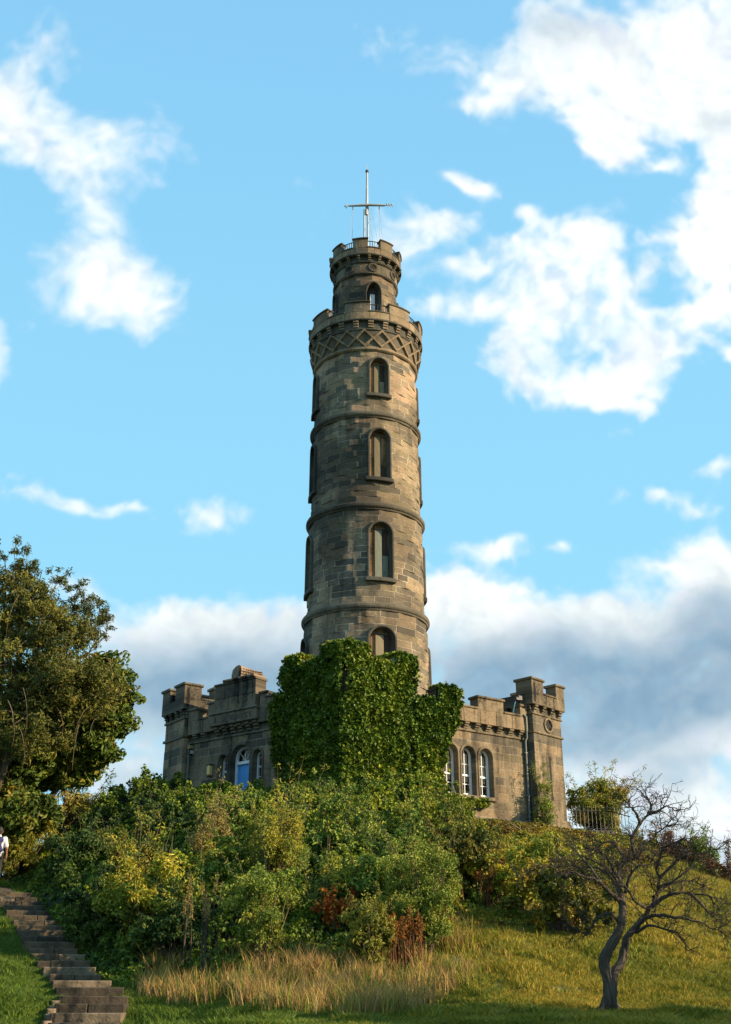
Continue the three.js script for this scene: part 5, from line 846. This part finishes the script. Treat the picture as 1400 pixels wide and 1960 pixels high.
// ---------------------------------------------------------------- grass
{
  const rand = rng(601), lawn = [], dry = [], long = [];
  const GREEN = [[.075, .135, .012], [.13, .19, .015], [.2, .23, .02]], OLIVE = [[.15, .17, .014], [.27, .235, .02], [.4, .3, .034]], STRAW = [[.24, .14, .04], [.38, .24, .08], [.5, .33, .12], [.34, .17, .05]];
  const low = [[285, 1905], [330, 1920], [420, 1925], [560, 1935], [700, 1948], [800, 1935], [870, 1905], [950, 1850], [1050, 1800], [1180, 1760], [1300, 1700], [1450, 1690]], lowAt = (px) => { for (let i = 1; i < low.length; i++) if (px < low[i][0]) return lerp(low[i - 1][1], low[i][1], clamp((px - low[i - 1][0]) / (low[i][0] - low[i - 1][0]))); return 1690; };
  for (let i = 0; i < 270000; i++) {
    const z = -lerp(19, 49, Math.pow(rand(), 1.5)), x = lerp(-.36, .36, rand()) * -z, y = groundY(x, z), [px, py] = project(x, y, z);
    if (py > 2010 || px < -60 || px > 1460 || inBuilding(x, z)) continue;
    if (x < 0 && nearPath(x, z)[0] < PATH_W / 2 - .05) continue;
    const e = edgeAt(px) - py; if (e > 26) continue;
    const n = fbm(x * .5, z * .5, 5, 3), m = fbm(x * 1.8, z * 1.8, 15, 2), inDry = px > 275 && py < lowAt(px) + (m - .5) * 46 && e < 26;
    if (inDry && rand() < lerp(.55, .25, sstep(850, 960, px))) {
      const k = lerp(1, .62, sstep(830, 960, px)) * lerp(.7, 1, sstep(.3, .6, m)); if (rand() < sstep(.42, .62, m) * .55 + .04) dry.push([V(x, y - .02, z), rand() * 6.28, k * (.45 + .85 * rand()), pickColor(rand() < .3 + sstep(820, 980, px) * .5 ? (rand() < .5 ? GREEN : OLIVE) : STRAW, rand, rand()), .8 + .5 * rand()]);
    } else if (m > .2) {
      const right = sstep(-4, 5, x), t = clamp((n - .32) * 1.8 * right + (rand() - .5) * .5 + .18 * right), rough = .75 + .8 * sstep(.5, .7, m);
      lawn.push([V(x, y - .01, z), rand() * 6.28, (.7 + .6 * rand()) * rough, pickColor(rand() < right * .85 ? OLIVE : GREEN, rand, t + .2), .8 + .4 * rand()]);
    }
  }
  tag(scatterUp('lawn_grass', tuft(31, 10, .105, .018, .24, .75), GRASS, lawn), 'short olive and green grass on the slope in the foreground', 'grass', null, 'stuff');
  tag(scatterUp('dry_grass', tuft(37, 8, .44, .02, .4, .5), DRY, dry), 'tall straw coloured dry grass along the foot of the bank', 'dry grass', null, 'stuff');
}

// ---------------------------------------------------------------- steps, kerb, fences
{
  const rand = rng(701), t = thing('stone_steps', 'worn grey stone steps climbing the hill at the left', 'steps', PATH[5].clone());
  const stepMats = [[.14, .098, .06], [.09, .064, .04], [.23, .17, .11], [.065, .048, .031]].map((c) => stoneMat(...c, wallMap));
  // walk the flight, one slab for each rise
  const curve = new THREE.CatmullRomCurve3(PATH.map((p) => p.clone().add(V(PATH_W / 2, 0, 0))), false, 'centripetal');
  const N = 400, pts = curve.getPoints(N), slabs = []; let lastY = pts[0].y, prev = pts[0];
  let acc = 0, startP = pts[0];
  for (let i = 1; i <= N && pts[i].z > -36.9; i++) { if (pts[i].y - startP.y > .158) { slabs.push([startP, pts[i]]); startP = pts[i]; } }
  slabs.forEach(([a, b], i) => {
    const dir = V(b.x - a.x, 0, b.z - a.z), run = dir.length(), yaw = Math.atan2(-dir.x, -dir.z) * .55, map = (() => { const c = Math.cos(yaw), s = Math.sin(yaw); return (u, h, d) => [a.x + c * u + s * d, h, a.z - s * u + c * d]; })();
    const w = (PATH_W / 2) * (a.z > -27.6 ? 1.12 : 1) + .08 * (rand() - .5), sk = .02 * (rand() - .5), split = rand() < .45 ? (rand() - .5) * .7 : null, y1 = a.y + .158 + sk, y0 = a.y - .12;
    for (const [p, q] of split === null ? [[-w, w]] : [[-w, split - .006], [split + .006, w]]) part('step', box(map, p, q, y0, y1 - .02 * rand() * (split === null ? 0 : 1), -run - .12, .02 * rand(), 3, .022), stepMats[Math.floor(rand() * 4)], t);
  });
  // stones edging the lowest part of the path
  for (let i = 0; i < 9; i++) { const f = i / 9, a = PATH[1].clone().lerp(PATH[4], f).add(V(-.13, 0, 0)); a.y = groundY(a.x, a.z) + .02; const m = ((p, y) => (u, h, d) => [p.x + Math.cos(y) * u + Math.sin(y) * d, h, p.z - Math.sin(y) * u + Math.cos(y) * d])(a, .3 + (rand() - .5) * .2); part('edging_stone', box(m, -.09, .09, a.y - .2, a.y + .1 + .05 * rand(), -.17, .17, 1, .03), [wallStone[0], wallStone[5], wallStone[7]][i % 3], t); }
}
{   // trodden earth where the path goes on above the steps, and on the landing
  const pos = [], idx = [], curve = new THREE.CatmullRomCurve3(PATH.map((p) => p.clone().add(V(PATH_W / 2, 0, 0))), false, 'centripetal').getPoints(200).filter((p) => p.z < -36.4);
  curve.forEach((p, i) => { for (let j = 0; j <= 6; j++) { const x = p.x + (j / 6 - .5) * PATH_W * 1.25; pos.push(x, groundY(x, p.z) + .03 - .02 * Math.abs(j - 3) / 3, p.z); if (i && j) { const a = i * 7 + j; idx.push(a - 8, a - 7, a - 1, a - 7, a, a - 1); } } });
  const g = new THREE.BufferGeometry(); g.setAttribute('position', new THREE.Float32BufferAttribute(pos, 3)); g.setAttribute('uv', new THREE.Float32BufferAttribute(pos.flatMap((_, i) => i % 3 ? [] : [pos[i], pos[i + 2]]), 2)); g.setIndex(idx); g.computeVertexNormals();
  structure('path', g, stoneMat(.11, .08, .055));
}
function fence(label, pts, h, gap, tipped) {
  const t = thing('iron_fence', label, 'fence', pts[0].clone()), spear = plain(.14, .135, .125, .5);
  for (let i = 0; i < pts.length - 1; i++) {
    const a = pts[i], b = pts[i + 1], L = Math.hypot(b.x - a.x, b.z - a.z), n = Math.max(1, Math.round(L / gap));
    for (const f of [.12, h - .12]) part('rail', line(a.clone().add(V(0, f, 0)), b.clone().add(V(0, f, 0)), .022, 5), ironMat, t);
    for (let k = 0; k < n; k++) { const p = a.clone().lerp(b, (k + .5) / n), bar = part('bar', line(p.clone().add(V(0, -.1, 0)), p.clone().add(V(0, h, 0)), .016, 5), tipped ? spear : ironMat, t); bar.add(mesh('spear_tip', tube([p.clone().add(V(0, h - .02, 0)), p.clone().add(V(0, h + .05, 0)), p.clone().add(V(0, h + .14, 0))], [.012, .03, .003], 5), tipped ? spear : ironMat)); }
  }
}
fence('black iron railing with pale spear tips right of the right turret', [at(1094, 1592, 50), at(1170, 1592, 50.5), at(1210, 1604, 49.5)], 1.0, .185, true);
fence('iron railing tops showing above the hedge left of the left turret', [at(240, 1560, 47.5), at(312, 1555, 48.5)], 1.35, .16, false);
{ const s = structure('fence_kerb', box(flatMap([at(1132, 1592, 50.25).x, at(1132, 1592, 50.25).z], R(15)), -1.2, 1.4, at(1132, 1592, 50.25).y - .5, at(1132, 1592, 50.25).y + .05, -.2, .15, 1, .02), trimDark); }

// ---------------------------------------------------------------- the person on the path, seen from behind
{
  const foot = hit(-13, 1700); foot.y = nearPath(foot.x, foot.z)[1] ; foot.y = Math.max(foot.y, groundY(foot.x, foot.z)) + .02;
  const YAW = R(18), t = thing('person', 'person seen from behind in a white T-shirt and dark trousers walking up the path', 'person', foot); t.rotation.y = YAW;
  // joints: x to the right, y up, z backwards (towards the camera)
  const J = { pel: [0, .96, 0], chest: [0, 1.32, -.02], neck: [0, 1.5, .0], head: [0, 1.64, -.03], shR: [.19, 1.42, 0], elR: [.27, 1.13, .05], wrR: [.29, .88, -.03], shL: [-.19, 1.42, 0], elL: [-.27, 1.13, -.02], wrL: [-.27, .9, -.12], hipR: [.09, .93, 0], knR: [.11, .5, -.05], anR: [.11, .09, .06], hipL: [-.09, .93, 0], knL: [-.1, .5, -.12], anL: [-.1, .1, -.16] };
  const cap = (p, a, b, ra, rb) => { const ax = b[0] - a[0], ay = b[1] - a[1], az = b[2] - a[2], k = clamp(((p[0] - a[0]) * ax + (p[1] - a[1]) * ay + (p[2] - a[2]) * az) / (ax * ax + ay * ay + az * az || 1)); return Math.hypot(p[0] - a[0] - ax * k, p[1] - a[1] - ay * k, p[2] - a[2] - az * k) - lerp(ra, rb, k); };
  const smin = (a, b, k) => { const h = clamp(.5 + .5 * (b - a) / k); return lerp(b, a, h) - k * h * (1 - h); };
  function march(name, bones, lo, size, res, mat, parent, k = .03) {
    const mc = new MarchingCubes(res, mat, false, false, 60000); mc.isolation = 0; const half = res / 2;
    for (let z = 0; z < res; z++) for (let y = 0; y < res; y++) for (let x = 0; x < res; x++) { const p = [lo[0] + (x - half) / half * size, lo[1] + (y - half) / half * size, lo[2] + (z - half) / half * size]; let d = 9; for (const b of bones) d = smin(d, cap(p, b[0], b[1], b[2], b[3]), k); mc.field[x + y * res + z * res * res] = -d; }
    mc.update(); const n = mc.count, pos = new Float32Array(n * 3), nor = new Float32Array(n * 3); for (let i = 0; i < n * 3; i += 3) for (let c = 0; c < 3; c++) { pos[i + c] = mc.positionArray[i + c] * size + lo[c]; nor[i + c] = mc.normalArray[i + c]; }
    const g = new THREE.BufferGeometry(); g.setAttribute('position', new THREE.BufferAttribute(pos, 3)); g.setAttribute('normal', new THREE.BufferAttribute(nor, 3)); g.setAttribute('uv', new THREE.BufferAttribute(new Float32Array(n * 2), 2)); const m = mesh(name, g, mat); parent.add(m); return m;
  }
  const fingers = []; for (const [w, e, sx] of [['wrR', 'elR', 1], ['wrL', 'elL', -1]]) { const a = J[w]; for (let i = 0; i < 4; i++) { const z = -.033 + i * .022, L = [.075, .085, .08, .062][i]; const k0 = [a[0], a[1] - .085, a[2] + z], k1 = [a[0] - sx * .012, a[1] - .085 - L * .55, a[2] + z * 1.05], k2 = [a[0] - sx * .035, a[1] - .085 - L, a[2] + z]; fingers.push([[a[0], a[1] - .03, a[2] + z * .7], k0, .016, .0115], [k0, k1, .0105, .009], [k1, k2, .009, .0075]); } fingers.push([[a[0], a[1] - .03, a[2] - .03], [a[0] - sx * .02, a[1] - .08, a[2] - .058], .014, .011], [[a[0] - sx * .02, a[1] - .08, a[2] - .058], [a[0] - sx * .03, a[1] - .12, a[2] - .055], .0105, .008]); }
  const skin = plain(.23, .12, .075, .6);
  const torso = [[J.pel, J.chest, .14, .155], [[-.1, 1.36, 0], [.1, 1.36, 0], .11, .11], [[-.07, 1.0, 0], [.07, 1.0, 0], .12, .12]], arm = (s) => [[J['sh' + s], J['el' + s], .055, .042], [J['el' + s], J['wr' + s], .042, .028], [J['wr' + s], [J['wr' + s][0], J['wr' + s][1] - .07, J['wr' + s][2]], .03, .028]], leg = (s) => [[J['hip' + s], J['kn' + s], .088, .058], [J['kn' + s], J['an' + s], .055, .038], [J['an' + s], [J['an' + s][0], .045, J['an' + s][2] - .14], .042, .03]];
  const body = march('body', [...torso, [J.neck, [0, 1.57, -.02], .058, .056], [[0, 1.66, -.015], [0, 1.68, -.04], .088, .092], [[0, 1.58, -.06], [0, 1.63, -.075], .055, .07], [[0, 1.62, -.14], [0, 1.645, -.125], .014, .012], ...arm('R'), ...arm('L'), ...leg('R'), ...leg('L'), ...[-1, 1].map((s) => [[s * .088, 1.63, -.02], [s * .092, 1.665, -.015], .014, .018])], [0, .89, 0], .95, 120, skin, t, .035);
  for (const s of [[.29, .85], [-.27, .87]]) {} 
  march('hand', fingers.filter((_, i) => i < fingers.length / 2), [.28, .8, -.03], .13, 44, skin, body, .006); march('hand', fingers.filter((_, i) => i >= fingers.length / 2), [-.27, .82, -.12], .13, 44, skin, body, .006);
  for (const s of [-1, 1]) { body.add(Object.assign(mesh('eye', new THREE.SphereGeometry(.012, 10, 8), plain(.6, .6, .58, .3)), {})).children.at(-1).position.set(s * .034, 1.665, -.118); }
  body.add(mesh('mouth', new THREE.CapsuleGeometry(.005, .034, 3, 6).rotateZ(Math.PI / 2).translate(0, 1.592, -.128), plain(.2, .06, .05, .5)));
  march('hair', [[[0, 1.7, -.0], [0, 1.69, .005], .1, .102], [[0, 1.6, .045], [0, 1.66, .03], .05, .075], [[0, 1.735, -.06], [0, 1.74, 0], .055, .07]], [0, 1.66, 0], .22, 40, plain(.015, .012, .01, .7), t, .03);
  march('t_shirt', [[[0, .93, 0], J.chest, .165, .175], [[-.12, 1.36, 0], [.12, 1.36, 0], .125, .125], [[-.07, .96, 0], [.07, .96, 0], .135, .135], [J.shR, [.25, 1.2, .035], .085, .075], [J.shL, [-.25, 1.2, -.015], .085, .075], [[0, 1.46, 0], [0, 1.5, 0], .08, .07]], [0, 1.2, 0], .42, 64, plain(.5, .52, .56, .9), t, .03);
  march('trousers', [[[-.07, .95, 0], [.07, .95, 0], .135, .135], [J.hipR, J.knR, .105, .075], [J.knR, [.11, .12, .05], .075, .062], [J.hipL, J.knL, .105, .075], [J.knL, [-.1, .13, -.15], .075, .062]], [0, .55, 0], .56, 72, plain(.018, .016, .02, .9), t, .03);
  for (const s of ['R', 'L']) march('shoe', [[J['an' + s], [J['an' + s][0], .05, J['an' + s][2] - .02], .05, .05], [[J['an' + s][0], .045, J['an' + s][2] + .02], [J['an' + s][0], .04, J['an' + s][2] - .17], .048, .04]], [J['an' + s][0], .08, J['an' + s][2] - .06], .22, 34, plain(.05, .045, .045, .7), t, .02);
  const b = thing('backpack', 'navy blue backpack worn by the person on the path', 'backpack', foot.clone()); b.rotation.y = YAW;
  march('bag', [[[-.07, 1.05, .24], [.07, 1.05, .24], .09, .09], [[-.06, 1.36, .22], [.06, 1.36, .22], .085, .085], [[0, 1.05, .24], [0, 1.38, .22], .1, .09]], [0, 1.2, .22], .34, 40, plain(.012, .018, .11, .8), b, .04);
  b.add(mesh('pocket', new THREE.CapsuleGeometry(.05, .1, 4, 10).rotateZ(Math.PI / 2).scale(1, 1.3, .6).translate(0, 1.08, .335), plain(.015, .02, .1, .8)));
  for (const s of [-1, 1]) b.add(mesh('strap', tube(new THREE.CatmullRomCurve3([V(s * .1, 1.42, .17), V(s * .125, 1.5, .05), V(s * .13, 1.48, -.09), V(s * .14, 1.3, -.18), V(s * .19, 1.12, -.05), V(s * .13, 1.02, .16)]).getPoints(16), new Array(17).fill(.018), 6), plain(.012, .015, .06, .8)));
}
renderer.render(scene, camera);
